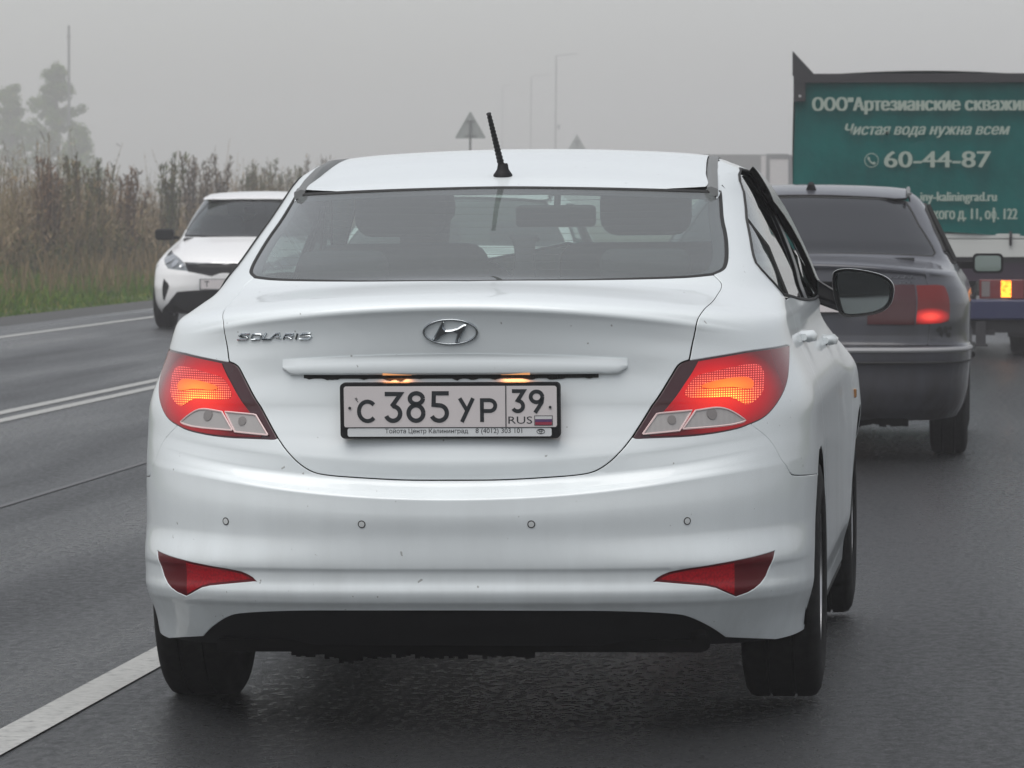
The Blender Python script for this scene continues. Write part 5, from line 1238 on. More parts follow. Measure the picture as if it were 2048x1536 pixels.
# ================================================================ SEDAN AHEAD (grey) and white one in the next lane
def simple_sedan(name, loc, paint_, glass, label, lit=True, detail=True):
    c = empty(name, loc); tag(c, label, 'car')
    sh = GREY; side = sh.side; LTg = Locator(sh, 0, 3, .9, sh.T - .02); LRg = Locator(sh, -1, 1, 0, 1.45)
    lidh = G_LID[:2] + G_LID[2:]
    lidh = [(max(0, u), t) for u, t in lidh]
    gbot = [G_GL[2], G_GL[1], G_GL[0]]
    lid_ = sym(G_LID[:5] + gbot)
    panel(sh, 'boot_lid', lid_, paint_, c, grid=(.03, .02), step=.03, gap=.0035)
    gl = sym(G_GL); gin = shrink(resample(gl, (1.3, 1), .04), .014, (1.3, 1))
    panel(sh, 'window_seal', gl, M_RUBBER, c, holes=[gin], hole_gap=0, gap=.001, step=.03, grid=(.05, .05))
    panel(sh, 'rear_window', gin, glass, c, off=-.003, gap=0, step=.04, grid=(.05, .05), rnd=.0005, depth=.003)
    tl_ = float(G_BUMPT[1][1])
    ra = [side(.95 + .35 * math.cos(R(a)), .305 + .35 * math.sin(R(a))) for a in range(205, 124, -8)]
    bh = [(0, 0), (.5, 0), side(.60, .22)] + ra[2:] + [side(.78, .575)] + [(G_BUMPT[2][0], G_BUMPT[1][1]), (0, G_BUMPT[1][1])]
    bump = panel(sh, 'rear_bumper', sym(bh), paint_, c, grid=(.03, .02), step=.03)
    # groove strip of the bumper
    us = np.linspace(-.80, .80, 80); tt = LRg.ut(0, .498)[1]; pp = sh.P(us, np.full(80, tt)) + sh.N(us, np.full(80, tt)) * .001
    MB().tube(pp.tolist(), .006, 6).build('bumper_groove', M_RUBBER, bump, True)
    us = np.linspace(-.98, .98, 90); tt = LRg.ut(0, .560)[1]; pp = sh.P(us, np.full(90, tt)) + sh.N(us, np.full(90, tt)) * -.004
    MB().tube(pp.tolist(), .013, 8).build('bumper_trim', mat('worn_trim', (.28, .28, .29), .45) if 'worn_trim' not in bpy.data.materials else bpy.data.materials['worn_trim'], bump, True)
    # side panels
    top = [LTg.ut(x, y, (0, 1)) for x, y in ((.545, 1.36), (.535, 1.5), (.53, 1.8), (.53, 2.1), (.525, 2.35), (.56, 2.5), (.66, 2.85), (.72, 3.1))]
    fr = [side(3.5, .88), side(4.0, .72), side(4.0, .45)]
    fa = [side(3.52 + .35 * math.cos(R(a)), .305 + .35 * math.sin(R(a))) for a in range(-15, 200, 9)]
    ra2 = [side(.95 + .35 * math.cos(R(a)), .305 + .35 * math.sin(R(a))) for a in range(-20, 125, 9)]
    body = [G_LID[1], G_LID[2], G_LID[3], G_LID[4]] + G_GL[2:7] + top + fr + fa + [side(3.1, .2), side(1.35, .2)] + ra2[2:] + [side(.78, .575)] + [(G_BUMPT[2][0], G_BUMPT[1][1])]
    dlo = [(1.00, 1.045), (1.18, 1.16), (1.42, 1.262), (1.75, 1.292), (2.2, 1.288), (2.5, 1.20), (2.85, 1.06), (2.95, .985), (2.0, .975), (1.2, .99)]
    panel(sh, 'side_panel', body, paint_, c, holes=[[side(*p) for p in dlo]], mirror=True, sc=(2, 1), grid=(.03, .025), step=.03)
    panel(sh, 'side_window', [side(*p) for p in dlo], glass, c, off=-.008, mirror=True, sc=(2, 1), grid=(.05, .05), step=.04, depth=.003, rnd=.0005)
    for s_ in (1, -1):
        pts = [Vector(sh.P(*side(*p))) for p in dlo]; MB().tube([(p.x * s_, p.y, p.z) for p in pts + pts[:1]], .010, 6).build('window_trim', M_RUBBER, c, True)
        for y in (1.98,):
            a = Vector(sh.P(*side(y, .98))); b = Vector(sh.P(*side(y, 1.285))); MB().tube([(a.x * s_, y, a.z), (b.x * s_, y, b.z)], .025, 6).build('door_pillar', M_RUBBER, c, True)
        for y0, y1 in ((1.97, 1.97),):
            a = [Vector(sh.P(*side(y0, z))) for z in (.95, .8, .65, .5, .35)]; MB().tube([((p.x + .001) * s_, p.y, p.z) for p in a], .003, 5).build('door_gap', M_RUBBER, c, True)
        ys = np.linspace(1.35, 3.1, 12); a = [Vector(sh.P(*side(float(y), .50))) for y in ys]; MB().tube([((p.x + .003) * s_, p.y, p.z) for p in a], .02, 6).build('rubbing_strip', M_RUBBER, c, True)
        for y in (.95, 3.52): wheel('wheel', c, .755 * s_, y, .300, .185, s_, spokes=8, rim_r=.18)
        xo = 1.045
        mi = empty('door_mirror', (0, 0, 0), 0, c)
        MB().prism(rrect(-.085, .085, -.055, .055, .025), face_back(.955 * s_, 2.72, .965), -.10, 0.0).build('mirror_shell', M_BLACK, mi, True, 40)
        MB().prism(rrect(-.072, .072, -.043, .043, .02), face_back(.955 * s_, 2.719, .965), 0, 0.002).build('mirror_face', M_MIRROR, mi, True, 40)
        MB().box(min(.74 * s_, .88 * s_), max(.74 * s_, .88 * s_), 2.76, 2.80, .935, .975).build('mirror_arm', M_BLACK, mi)
    class T2(Top):
        def __init__(s): s.h = pchip([1.2, 1.26, 1.34, 1.5, 1.7, 1.9, 2.2, 2.45], [1.335, 1.349, 1.364, 1.383, 1.397, 1.402, 1.388, 1.345]); s.T = 9; s.tk = []
    tp = T2(); rh = [(0, 1.245), (.25, 1.25), (.47, 1.28), (.525, 1.335)] + [(x - .012, y) for x, y in ((.545, 1.40), (.535, 1.5), (.53, 1.8), (.53, 2.1), (.525, 2.35))] + [(.4, 2.42), (0, 2.47)]
    panel(tp, 'roof', rh + [(-x, y) for x, y in rh[::-1] if x > 0], paint_, c, sc=(1, 1), grid=(.05, .05), step=.04)
    for s_ in (1, -1):
        MB().tube([((.538) * s_, 1.34, 1.345), (.533 * s_, 1.5, 1.366), (.528 * s_, 1.8, 1.381), (.525 * s_, 2.2, 1.372)], .010, 6).build('drip_strip', M_DRIP, c, True)
    # front half: screen, bonnet, nose
    ti = lambda y: float(np.interp(y, sh.c[8](np.linspace(0, sh.T, 400))[::-1], np.linspace(0, sh.T, 400)[::-1]))
    wso = [(3.0, ti(2.52))] + [(u + .01, t) for u, t in top[5:]] + [(3.0, ti(3.15))]; wso += [(6 - u, t) for u, t in wso[::-1] if u < 2.999]
    panel(sh, 'windscreen', wso, M_WGLASS, c, off=-.003, step=.05, grid=(.06, .06), depth=.003)
    hd = [(3.0, ti(3.17)), (top[-1][0] + .01, top[-1][1] - .01)] + [(u + .01, t) for u, t in fr[:2]] + [(3.0, fr[1][1] - .03)]; hd += [(6 - u, t) for u, t in hd[::-1] if u < 2.999]
    panel(sh, 'bonnet', hd, paint_, c, step=.05, grid=(.06, .05))
    fb = [(3.0, 0), (2.3, 0), side(3.92, .25)] + fa[1:6] + [fr[2], fr[1], (3.0, fr[1][1] - .03)]; fb += [(6 - u, t) for u, t in fb[::-1] if u < 2.999]
    panel(sh, 'front_bumper', fb, paint_, c, step=.05, grid=(.06, .05))
    # lamps
    lampm = mat(name + '_lamp', (.12, .010, .008), .2, 0, .3); litm = lamp_mat(name + '_lamp_lit', (.14, .012, .010), [(.672, .1, .728), (-.672, .1, .728)], (.105, .045), (.55, .01, .01), (1.3, .10, .06), 1.0 if lit else 0.0, bg=.02)
    L1 = panel(sh, 'tail_light', smooth_poly(G_LAMP, 1, corners=(0, 5)), litm, c, off=.001, gap=.002, mirror=True, depth=.02, step=.02)
    dk = mat(name + '_lamp_dark', (.05, .005, .008), .2, 0, .3)
    L2 = panel(sh, 'lid_lamp', G_LAMP2, dk, c, off=.006, gap=.001, mirror=True, depth=.02, step=.02)
    yb = LRg.pt(0, .70).y
    pl = MB().box(-.27, .27, yb - .010, yb + .004, .745, .872).build('number_plate', M_BLACK, c)
    MB().box(-.26, .26, yb - .013, yb - .010, .752, .865).build('plate_sheet', M_PLATE, pl)
    MB().box(-.34, .34, yb + .0, yb + .02, .875, .905).build('plate_recess', M_LINER, c)
    inn = MB(); us = np.linspace(-3, 3, 80, endpoint=False); tl2 = np.linspace(0, float(G_GL[0][1]) - .03, 20); U, T = np.meshgrid(us, tl2); Pn = sh.P(U, T) - sh.N(U, T) * .03; P3 = Pn.reshape(-1, 3); ff = []
    for i in range(19):
        for j in range(80):
            q = [i * 80 + j, i * 80 + (j + 1) % 80, (i + 1) * 80 + (j + 1) % 80, (i + 1) * 80 + j]; cc = P3[q].mean(0)
            if cc[2] < .68 and min(math.hypot(cc[1] - .95, cc[2] - .3), math.hypot(cc[1] - 3.52, cc[2] - .3)) < .38: continue
            if cc[2] > .95 and cc[1] > .9: continue
            ff.append(tuple(q))
    inn.add(P3, ff).build('inner_shell', M_LINER, c, fixn=False)
    MB().box(-.58, .58, .2, 4.1, .20, .24).build('underbody', M_LINER, c)
    MB().box(-.6, .6, 1.1, 1.25, .5, 1.05).build('rear_seat', M_SEAT, c, bevel=.04)
    MB().box(-.60, -.10, 1.9, 2.05, .5, 1.18).build('front_seat', M_SEAT, c, bevel=.04); MB().box(.10, .60, 1.9, 2.05, .5, 1.18).build('front_seat', M_SEAT, c, bevel=.04)
    MB().box(-.58, .58, .55, 1.1, 1.0, 1.02).build('parcel_shelf', M_SEAT, c)
    if detail:
        xs, zs = .375, .905; lm = mat('chrome_dull', (.22, .23, .25), .3, .8)
        mb = MB()
        def P_(x, z): p = LRg.pt(x, z); return (p.x, p.y - .003, p.z)
        # worn script lettering: unreadable here, kept as the wavy chrome line it shows
        for k in range(6):
            x = .40 + k * .033; mb.tube([P_(x, .919), P_(x + .010, .934), P_(x + .018, .920), P_(x + .030, .926)], .0022, 5)
        mb.tube([P_(.39, .915), P_(.60, .918)], .002, 5)
        mb.build('boot_script', lm, c, True)
        mb = MB(); [mb.tube([P_(.515 + k * .022, .893), P_(.520 + k * .022, .905), P_(.530 + k * .022, .905), P_(.532 + k * .022, .894)], .0020, 5) for k in range(3)]; mb.build('boot_script', lm, c, True)
        MB().tube([(.02, 1.395, 1.366), (.02, 1.37, 1.405)], [.03, .015], 10).build('aerial_stub', M_BLACK, c, True)
        p = LRg.pt(.73, .655)
        mb = MB(); random.seed(5)
        for k in range(9):
            x = .70 + .07 * random.random(); z = .625 + .05 * random.random(); q = LRg.pt(x, z); nn = LRg.nrm(x, z); r_ = .006 + .012 * random.random(); tg = Vector((0, 0, 1)); bt = nn.cross(tg).normalized()
            pts = [q + nn * .001 + (bt * math.cos(a) + tg * math.sin(a)) * r_ * (0.6 + .8 * random.random()) for a in [i * 2 * math.pi / 7 for i in range(7)]]; mb.add(pts, [tuple(range(7))])
        mb.build('chipped_paint', mat('bare_metal', (.02, .02, .02), .8), c, fixn=False)
        mb = MB(); ys = LRg.pt(0, .22).y + .03
        for k in range(60):
            x = -.55 + k * .0185; d = .012 + .02 * random.random() + (.03 if k in (20, 21, 44) else 0); mb.box(x, x + .0187, ys, ys + .005, .20 - d, .215)
        mb.build('splash_guard', M_LINER, c)
    return c
grey = simple_sedan('grey_sedan', GREY_LOC, M_GREYP, M_DGLASS, 'old dark grey sedan with tinted rear window, lower part of its tail light glowing red', True)
ahead = simple_sedan('white_car', (-2.02, 17.2, 0.0), M_WHITE2, M_OGLASS, 'white car ahead, glimpsed through the rear window of the large white sedan', False, detail=False)
# ================================================================ ONCOMING WHITE HATCHBACK (u = 0 is the nose)
onc = empty('oncoming_car', ONC_LOC); tag(onc, 'small white oncoming car with black lower grille, in the far lane beside the grass verge', 'car')
sh = ONC; side = sh.side; LF = Locator(sh, -1, 1, 0, 1.75); LO = Locator(sh, 0, 3, 1.0, sh.T - .02)
ws_ = sym(K_WS); gin = shrink(resample(ws_, (1.3, 1), .04), .012, (1.3, 1))
panel(sh, 'screen_seal', ws_, M_RUBBER, onc, holes=[gin], hole_gap=0, gap=.001, step=.03, grid=(.06, .06))
panel(sh, 'windscreen', gin, M_OGLASS, onc, off=-.003, gap=0, step=.04, grid=(.06, .06), depth=.003, rnd=.0005)
hoodp = sym([(0, K_HOOD[0][1] + .02)] + K_HOOD[2:5] + [K_HL[0]] + [K_HOOD[6], (.35, 1.672), (0, K_WS[0][1] - .02)])
panel(sh, 'bonnet', hoodp, M_WHITE2, onc, step=.03, grid=(.03, .03), gap=.004)
fa = [side(.85 + .36 * math.cos(R(a)), .31 + .36 * math.sin(R(a))) for a in range(215, 124, -9)]
gril = sym(K_GRILL); hl = smooth_poly(K_HL, 1, corners=(0, 2)); fog = smooth_poly(K_FOG, 1, corners=(0, 3))
low = K_LOW
nose = [(0, low[0][1])] + low[1:] + [side(.50, .16)] + fa[3:] + [side(.55, .70), (K_HL[0][0] + .02, K_HL[0][1] + .03), (K_HL[0][0], K_HL[0][1] + .01)] + K_HOOD[2:5][::-1] + [(0, K_HOOD[0][1] + .02)]
panel(sh, 'front_bumper', sym(nose), M_WHITE2, onc, holes=[gril, hl, [(-u, t) for u, t in hl], fog, [(-u, t) for u, t in fog]], step=.025, grid=(.025, .02), hole_gap=.002)
panel(sh, 'grille', gril, M_GBLACK, onc, off=-.015, gap=0, step=.03, grid=(.04, .03))
gm = MB()
for k in range(7):
    t = .47 + .018 * k; us = np.linspace(-.30, .30, 30); us = us * (0.5 + .5 * min(1, k / 4)); gm.tube((sh.P(us, np.full(30, t)) - sh.N(us, np.full(30, t)) * .010).tolist(), .0035, 4)
gm.build('grille_mesh', M_BLACK, onc)
us = np.linspace(-.30, .30, 40); tt = np.full(40, K_HOOD[0][1] - .005); MB().tube((sh.P(us, tt) + sh.N(us, tt) * .001).tolist(), .006, 6).build('grille_chrome', M_CHROME, onc, True)
M_HL = mat('headlamp_lens', (.20, .22, .23), .15, .3, 1.0)
for k, o in enumerate(panel(sh, 'headlight', hl, M_HL, onc, off=-.004, gap=.001, mirror=True, step=.02, grid=(.03, .03))):
    s_ = (1, -1)[k]
    for (u, t, r_) in ((.42, .60, .045), (.50, .66, .05), (.35, .57, .025)):
        p = sh.P(u, t); n = sh.N(np.array(u), np.array(t)); q = Vector(p) + Vector(n) * .001; Mq = Matrix.Translation((q.x * s_, q.y, q.z)) @ Vector((n[0] * s_, n[1], n[2])).to_track_quat('X', 'Z').to_matrix().to_4x4()
        MB().lathe([(r_ * .7, 0), (r_, 0), (r_, .004), (r_ * .7, .002), (.001, -.004)], 20, Mq).build('lamp_reflector', M_CHROME, o, True)
panel(sh, 'fog_recess', fog, M_BLACK, onc, off=-.02, gap=0, mirror=True, step=.02)
panel(sh, 'lower_grille', sym([(0, 0), (.50, 0)] + [(u, t + .012) for u, t in low[::-1]]), M_BLACK, onc, off=-.02, gap=0, step=.03, grid=(.04, .04))
yp = LF.pt(0, .47).y
pl = MB().box(-.268, .268, yp - .012, yp + .01, .412, .526).build('number_plate', mat('plate_frame_grey', (.10, .11, .12), .5), onc)
MB().box(-.255, .255, yp - .015, yp - .012, .422, .518).build('plate_sheet', M_PLATE, pl)
mb = MB(); strokes(mb, [[(-.215, .497), (-.165, .497)], [(-.19, .497), (-.19, .445)]], .010, Matrix(((1, 0, 0, 0), (0, 0, -1, yp - .0149), (0, 1, 0, 0), (0, 0, 0, 1))), 0, .001); mb.build('character', M_INK, pl)
roofl = [LO.ut(x, y, (0, 1)) for x, y in ((.60, 2.12), (.585, 2.3), (.575, 2.6))]
sb = [(K_HL[0][0] + .02, K_HL[0][1] + .03), (K_HL[0][0], K_HL[0][1] + .012), K_HOOD[6], K_WS[3]] + K_WS[4:6] + roofl + [side(2.9, 1.40), side(3.2, 1.34), side(3.45, 1.20), side(3.62, 1.0), side(3.72, .8), side(3.72, .5)]
ra = [side(3.40 + .36 * math.cos(R(a)), .31 + .36 * math.sin(R(a))) for a in range(-20, 200, 10)]
fa2 = [side(.85 + .36 * math.cos(R(a)), .31 + .36 * math.sin(R(a))) for a in range(-20, 125, 10)]
sb += [side(3.75, .3)] + ra + [side(2.9, .19), side(1.25, .19)] + fa2[1:] + [side(.55, .70)]
dlo = [(1.45, 1.03), (1.75, 1.17), (2.05, 1.30), (2.3, 1.36), (2.7, 1.365), (3.1, 1.30), (3.4, 1.12), (3.3, 1.07), (2.3, 1.02)]
panel(sh, 'side_panel', sb, M_WHITE2, onc, holes=[[side(*p) for p in dlo]], mirror=True, sc=(2, 1), step=.03, grid=(.03, .03))
panel(sh, 'side_window', [side(*p) for p in dlo], M_OGLASS, onc, off=-.006, mirror=True, sc=(2, 1), step=.04, grid=(.06, .06), depth=.003)
class T3(Top):
    def __init__(s): s.h = pchip([1.85, 1.93, 2.1, 2.32, 2.55, 2.75, 3.0, 3.3, 3.6], [1.325, 1.352, 1.392, 1.42, 1.438, 1.44, 1.432, 1.39, 1.28]); s.T = 9; s.tk = []
rh = [(0, 1.945), (.35, 1.965), (.56, 2.03), (.578, 2.12), (.568, 2.3), (.56, 2.6), (.55, 3.0), (.52, 3.35), (0, 3.5)]
panel(T3(), 'roof', rh + [(-x, y) for x, y in rh[::-1] if x > 0], M_WHITE2, onc, sc=(1, 1), grid=(.05, .05), step=.04)
bk = [(3.0, .0), (2.35, 0)] + [side(3.75, .3), side(3.72, .5), side(3.72, .8), side(3.62, 1.0), (3.0, side(3.62, 1.0)[1])]
bk += [(6 - u, t) for u, t in bk[::-1] if u < 2.999]
panel(sh, 'tailgate', bk, M_WHITE2, onc, step=.05, grid=(.06, .06))
MB().box(-.5, .5, 3.5, 3.55, .95, 1.33).build('rear_screen', M_DGLASS, onc)
inn = MB(); us = np.linspace(-3, 3, 80, endpoint=False); tl2 = np.linspace(0, float(K_WS[0][1]) - .05, 20); U, T = np.meshgrid(us, tl2); P3 = (sh.P(U, T) - sh.N(U, T) * .045).reshape(-1, 3); ff = []
for i in range(19):
    for j in range(80):
        q = [i * 80 + j, i * 80 + (j + 1) % 80, (i + 1) * 80 + (j + 1) % 80, (i + 1) * 80 + j]; cc = P3[q].mean(0)
        if cc[2] < .7 and min(math.hypot(cc[1] - .85, cc[2] - .3), math.hypot(cc[1] - 3.4, cc[2] - .3)) < .39: continue
        if cc[2] > .95 and cc[1] > 1.4: continue
        ff.append(tuple(q))
inn.add(P3, ff).build('inner_shell', M_LINER, onc, fixn=False)
MB().box(-.58, .58, .2, 3.9, .17, .24).build('underbody', M_LINER, onc)
for s_ in (1, -1):
    for y in (.85, 3.40): wheel('wheel', onc, .765 * s_, y, .305, .19, s_, spokes=8, rim_r=.19)
    mi = empty('door_mirror', (0, 0, 0), 0, onc)
    MB().prism(rrect(-.10, .10, -.06, .06, .035), face_back(.905 * s_, 1.50, .975), -.10, 0.0).build('mirror_shell', M_BLACK, mi, True, 40, bevel=.02)
    MB().box(min(.74 * s_, .84 * s_), max(.74 * s_, .84 * s_), 1.52, 1.56, .925, .955).build('mirror_arm', M_BLACK, mi)
    MB().box(-.24, .24, 2.0, 2.12, .5, 1.18).build('front_seat', M_SEAT, onc, loc=(.37 * s_, 0, 0), bevel=.05)
MB().box(-.10, .14, 1.86, 1.90, 1.20, 1.28).build('interior_mirror', M_BLACK, onc, bevel=.02)
MB().box(-.66, .66, 1.25, 1.6, .85, .945).build('dashboard', M_SEAT, onc, bevel=.03)
# ================================================================ TILT TRUCK
truck = empty('tilt_truck', (0.72, 29.3, 0)); tag(truck, 'truck with a green tarpaulin back, pale lettering and a glowing tail light', 'truck')
def tarp_mat():
    m = mat('green_tarpaulin', (.004, .09, .08), .8, spec=.08); n = noise(m, 3.5, 5, .6, vec=(1, 1, .6)); r = ramp(m, n.outputs[0], [(.3, (.0005, .074, .070)), (.7, (.001, .112, .102))]); lk(m, r.outputs[0], bsdf(m).inputs['Base Color'])
    n2 = noise(m, 14, 3); bp = nd(m, 'ShaderNodeBump'); bp.inputs['Strength'].default_value = .25; bp.inputs['Distance'].default_value = .02; lk(m, n2.outputs[0], bp.inputs['Height']); lk(m, bp.outputs[0], bsdf(m).inputs['Normal']); return m
M_TARP = tarp_mat(); M_TTEXT = mat('pale_print', (.30, .36, .31), .6); M_NAVY = mat('navy_paint', (.014, .018, .065), .4); M_TWHITE = mat('tailboard_white', (.50, .51, .49), .5); M_TDARK = mat('truck_black', (.018, .017, .02), .6); M_PURP = mat('dark_purple', (.020, .008, .022), .5)
HW = 1.10; ZT = 2.335; ZB = 1.045
# tarpaulin: sagging sheets, back and sides and roof
def sheet(f, nu, nv):
    mb = MB(); vs = [f(i / (nu - 1), j / (nv - 1)) for j in range(nv) for i in range(nu)]; mb.add(vs, [(j * nu + i, j * nu + i + 1, (j + 1) * nu + i + 1, (j + 1) * nu + i) for j in range(nv - 1) for i in range(nu - 1)]); return mb
random.seed(4); ph = [random.random() * 6 for _ in range(6)]
def back(u, v):
    x = -HW + 2 * HW * u; z = ZB + (ZT - ZB) * v
    lean = .035 * (v - .5) if u < .03 else 0
    return (x + lean * (1 - u), .012 * math.sin(x * 4 + ph[0] + z * 2) + .008 * math.sin(x * 11 + ph[1]) * (1 - v) + .006 * math.sin(z * 9 + ph[2]) - (.0 if .02 < u < .98 else -.02), z - (.018 * math.sin(u * 9) * (1 - v)))
sheet(back, 60, 30).build('back_tarpaulin', M_TARP, truck, True, fixn=False)
for s_ in (-1, 1):
    f = lambda u, v: (s_ * (HW + .012 * math.sin(u * 25 + v * 3) * math.sin(v * 3.1)), .02 + 3.2 * u, ZB - .05 + (ZT - ZB + .12) * v)
    sheet(f, 60, 14).build('side_tarpaulin', M_TARP, truck, True, fixn=False)
sheet(lambda u, v: (-HW + 2 * HW * v, .0 + 3.2 * u, ZT + .05 + .05 * math.sin(v * 3.14) - .02 * math.sin(u * 15)**2), 30, 12).build('roof_tarpaulin', M_TARP, truck, True, fixn=False)
MB().box(-HW - .0, HW + .02, -.05, .02, ZT - .0, ZT + .075).build('roof_beam', M_TDARK, truck)
MB().add([(-HW - .01, -.03, ZT + .06), (-HW + .17, -.03, ZT + .075), (-HW - .01, -.03, ZT + .27), (-HW - .01, .30, ZT + .06), (-HW + .17, .30, ZT + .075), (-HW - .01, .30, ZT + .27)], [(0, 1, 2), (3, 5, 4), (0, 3, 4, 1), (1, 4, 5, 2), (2, 5, 3, 0)]).build('wind_fin', M_TDARK, truck)
MB().box(-HW, -HW + .10, -.045, -.005, ZT - .16, ZT + .02).build('corner_bracket', M_TDARK, truck)
MB().prism([(.012 * math.cos(a), .012 * math.sin(a)) for a in [k * .7 for k in range(9)]], face_back(-HW + .055, -.045, ZT - .115), 0, .01).build('bolt', mat('bolt_pale', (.4, .4, .4), .4), truck)
for x in (-.75, .0, .75): MB().tube([(x, -.012, ZB + .02), (x, -.03, ZB - .03), (x, -.012, ZB - .10)], .012, 6).build('tarpaulin_strap', M_TDARK, truck)
# print on the back: pixel columns of the photo -> metres
tp_ = 9500 / (29.3 + 11.43 - .06); X_ = lambda px: 1.297 + (px - 1980) / tp_ - .72; Z_ = lambda py: 1.29 - (py - 410) / tp_
def tt(s, x0, x1, ybase, capt, shear=0, name='print', fat=.004):
    Mt = face_back(X_(x0), -.046, Z_(ybase)); return text_mesh(name, s, .1, Mt, M_TTEXT, truck, width=(x1 - x0) / tp_, height=(ybase - capt) / tp_, bold=0, shear=shear, depth=.001, chars=True, fat=fat)
tt('ООО"Артезианские скважины"', 1627, 2092, 222, 195, name='company_name', fat=.008)
tt('Чистая вода нужна всем', 1692, 2018, 270, 248, shear=.3, name='slogan')
tt('60-44-87', 1770, 1980, 335, 303, name='phone_number', fat=.006)
tt('iny-kaliningrad.ru', 1842, 1992, 402, 384, name='web_address')
tt('кого д. 11, оф. 122', 1868, 2033, 438, 417, name='street_address')
cx_, cz_, rr_ = X_(1744), Z_(321), 13.5 / tp_
MB().tube([(cx_ + rr_ * math.cos(a), -.044, cz_ + rr_ * math.sin(a)) for a in [k * math.pi / 16 for k in range(33)]], .0035, 5, False).build('phone_symbol', M_TTEXT, truck)
MB().tube([(cx_ + rr_ * a, -.044, cz_ + rr_ * b) for a, b in ((-.38, .50), (-.45, .25), (-.25, -.15), (.05, -.42), (.35, -.50), (.52, -.30))], [.010, .012, .007, .007, .012, .010], 6).build('phone_symbol', M_TTEXT, truck)
# tailboard, light beam, bumper, hitch
tbp = MB(); tbp.box(-HW, HW, .0, .04, 1.005, 1.045); tbp.box(-HW, HW, .012, .04, .995, 1.005); tbp.box(-HW, HW, .002, .04, .845, .995); tbp.build('tailboard', M_TWHITE, truck, bevel=.004)
MB().box(-HW + .04, HW - .04, .03, 3.2, .80, 1.02).build('load_bed', M_TDARK, truck)
MB().box(-HW + .05, HW - .02, .04, .14, .64, .845).build('rear_beam', M_PURP, truck)
MB().box(-HW + .02, HW, -.06, .06, .26 + .05, .485).build('rear_bumper', M_NAVY, truck, bevel=.02)
MB().box(-.95, .95, .05, .12, .20, .31).build('under_beam', M_TDARK, truck)
M_AMB = mat('tail_lamp_lit', (.5, .1, .02), .2, emis=(1.0, .40, .02), estr=2.4); M_REDL = mat('tail_lamp_red', (.14, .008, .01), .2, 0, 1)
_n = noise(M_AMB, 30, 2); _r = ramp(M_AMB, _n.outputs[0], [(.35, (1, .10, .0)), (.6, (1, .42, .03))]); lk(M_AMB, _r.outputs[0], bsdf(M_AMB).inputs['Emission Color'])
for s_ in (1, -1):
    lx = X_(2010) * 1.0 if s_ > 0 else -(X_(2010)) - .0
    la = empty('tail_light', (lx, 0, 0), 0, truck)
    MB().box(-.22 * 1, .16, -.02, .04, .49, .655).build('lamp_housing', M_REDL, la, bevel=.006)
    MB().box(-.20, -.13, -.026, -.018, .51, .64).build('reversing_lens', mat('lens_pale', (.16, .14, .14), .3) if 'lens_pale' not in bpy.data.materials else bpy.data.materials['lens_pale'], la)
    MB().box(-.035, .050, -.027, -.018, .505, .645).build('lit_lens', M_AMB, la)
mb = MB(); mb.box(X_(1952), X_(1972), -.05, .0, .10, .30); mb.box(X_(1948), X_(1976), -.09, -.02, .085, .105); mb.box(X_(1940), X_(1990), .0, .08, .18, .22); mb.build('tow_hitch', M_TDARK, truck)
for s_ in (1, -1):
    wheel('wheel', truck, (.86 if s_ > 0 else -.86), .75, .34, .20, s_, 6, .2); wheel('wheel', truck, .86 * s_, 3.9, .34, .2, s_, 6, .2)
    MB().box(-.13, .13, .30, .32, .16, .62).build('mud_flap', M_TDARK, truck, loc=(.86 * s_, 0, 0))
MB().box(-.45, .45, .1, 4.6, .42, .60).build('chassis', M_TDARK, truck)
cab = MB(); cab.rings([[(x * w, y, z) for x, w in ((-1, 1), (1, 1))] for y, z, w in ((3.4, .45, .98), (5.3, .45, .95), (5.35, .85, .95), (4.75, 1.15, .92), (4.35, 1.95, .80), (3.5, 2.0, .82))], closed=False, cap0=False, cap1=False)
prof = [(3.4, .45), (5.3, .45), (5.35, .85), (4.75, 1.15), (4.35, 1.95), (3.5, 2.0)]; cab = MB(); cab.rings([[(s, y, z) for y, z in prof] for s in (-.95, .95)]); cab.build('cab', M_TWHITE, truck, bevel=.06)
# ================================================================ BOX LORRY FAR OFF IN THE FOG
lor = empty('box_lorry', (-5.2, 118, 0)); tag(lor, 'pale box lorry fading into the fog just left of the green truck', 'lorry')
M_LW = mat('lorry_white', (.55, .53, .52), .6); M_LG = mat('lorry_grey', (.22, .22, .22), .6); M_LS = mat('lorry_side', (.28, .28, .275), .6)
lp = 9500 / 129.4; LX = lambda px: 1.297 + (px - 1980) / lp + 5.2; LZ = lambda py: 1.29 - (py - 410) / lp
MB().box(LX(1400), LX(1578), .05, 7, .55, LZ(309)).build('cargo_box', M_LS, lor)
MB().box(LX(1524), LX(1534), -.01, .05, .55, LZ(312)).build('door_post', M_LW, lor)
MB().box(LX(1534), LX(1541), 0, .05, .55, LZ(308)).build('door_frame', M_LG, lor); MB().box(LX(1541), LX(1578), 0, .05, LZ(318), LZ(308)).build('door_frame', M_LG, lor)
MB().box(LX(1541), LX(1578), .01, .05, .6, LZ(318)).build('rear_door', M_LW, lor)
for x in (LX(1420), LX(1560)):
    for y in (1.2, 5.8): wheel('wheel', lor, x, y, .45, .28, 1 if x > 0 else -1, 6, .26)
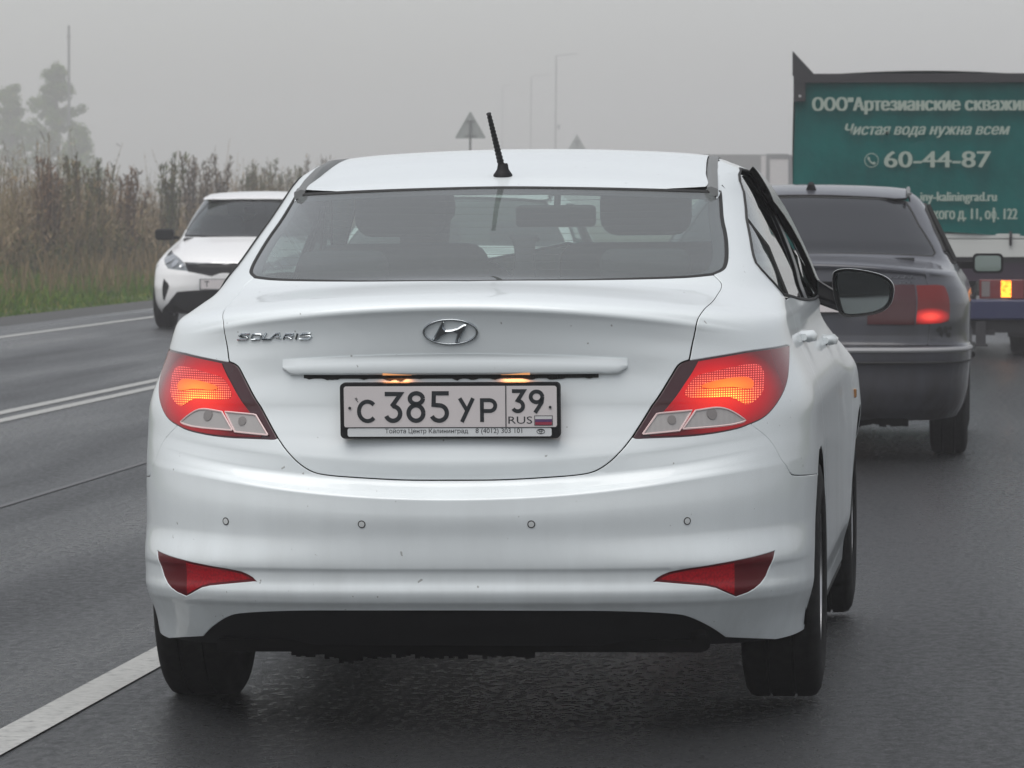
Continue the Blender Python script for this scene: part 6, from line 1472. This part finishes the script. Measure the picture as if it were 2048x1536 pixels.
# ================================================================ PEOPLE IN THE WHITE SEDAN
def person(loc, label, coat, raise_arm=False):
    e = empty('person', loc); tag(e, label, 'person')
    e.rotation_euler = WHITE_ROT
    V = []; E = []; Rr = []
    def v(p, r, par=None):
        V.append(p); Rr.append(r); i = len(V) - 1
        if par is not None: E.append((par, i))
        return i
    pel = v((0, .06, .62), .15); sp = v((0, .02, .80), .145, pel); ch = v((0, .0, 1.0), .165, sp); nk = v((0, .02, 1.13), .062, ch); hd = v((0, .04, 1.20), .078, nk); hc = v((0, .045, 1.275), .088, hd); ht = v((0, .03, 1.33), .062, hc); fc = v((0, .12, 1.245), .035, hd)
    for s in (-1, 1):
        hip = v((.10 * s, .12, .60), .10, pel); kn = v((.14 * s, .50, .62), .075, hip); an = v((.14 * s, .80, .28), .05, kn); v((.14 * s, .95, .25), .04, an)
        sh_ = v((.20 * s, .0, 1.06), .072, ch); 
        if raise_arm and s > 0: el = v((.27, .22, .98), .05, sh_); wr = v((.25, .46, 1.13), .032, el); hn = v((.245, .53, 1.17), .034, wr)
        else: el = v((.25 * s, .20, .84), .05, sh_); wr = v((.17 * s, .46, .96), .032, el); hn = v((.15 * s, .53, .98), .034, wr)
        hx, hy, hz_ = V[hn]
        for k in range(4): a = v((hx + (k - 1.5) * .019, hy + .045, hz_ + .02), .0095, hn); b = v((hx + (k - 1.5) * .020, hy + .075 - .006 * abs(k - 1.2), hz_ + .012), .0085, a)
        a = v((hx - .035 * s, hy + .01, hz_ + .02), .011, hn); v((hx - .045 * s, hy + .035, hz_ + .025), .009, a)
    me = bpy.data.meshes.new('body'); me.from_pydata(V, E, []); o = bpy.data.objects.new('body', me); COL.objects.link(o); o.parent = e
    m = o.modifiers.new('skin', 'SKIN'); sv = me.skin_vertices[0].data
    for i, r in enumerate(Rr): sv[i].radius = (r, r)
    sv[0].use_root = True
    ss = o.modifiers.new('sub', 'SUBSURF'); ss.levels = 1; ss.render_levels = 2; me.materials.append(coat); m.use_smooth_shade = True
    hb = bmesh.new(); bmesh.ops.create_uvsphere(hb, u_segments=20, v_segments=12, radius=1); hm_ = bpy.data.meshes.new('hair')
    for q in hb.verts:
        if q.co.z < -.35 and q.co.y > 0: q.co.z = -.35
    bmesh.ops.scale(hb, vec=(.094, .102, .105), verts=hb.verts); hb.to_mesh(hm_); hb.free(); ho_ = bpy.data.objects.new('hair', hm_); COL.objects.link(ho_); ho_.parent = e; ho_.location = (0, .025, 1.285); hm_.materials.append(mat('hair', (.015, .012, .01), .8)); hm_.polygons.foreach_set('use_smooth', [True] * len(hm_.polygons))
    return e
person((-.33, 2.24, 0), 'driver of the white sedan, dark figure with one hand raised towards the mirror', mat('dark_jacket', (.03, .03, .034), .9), True)
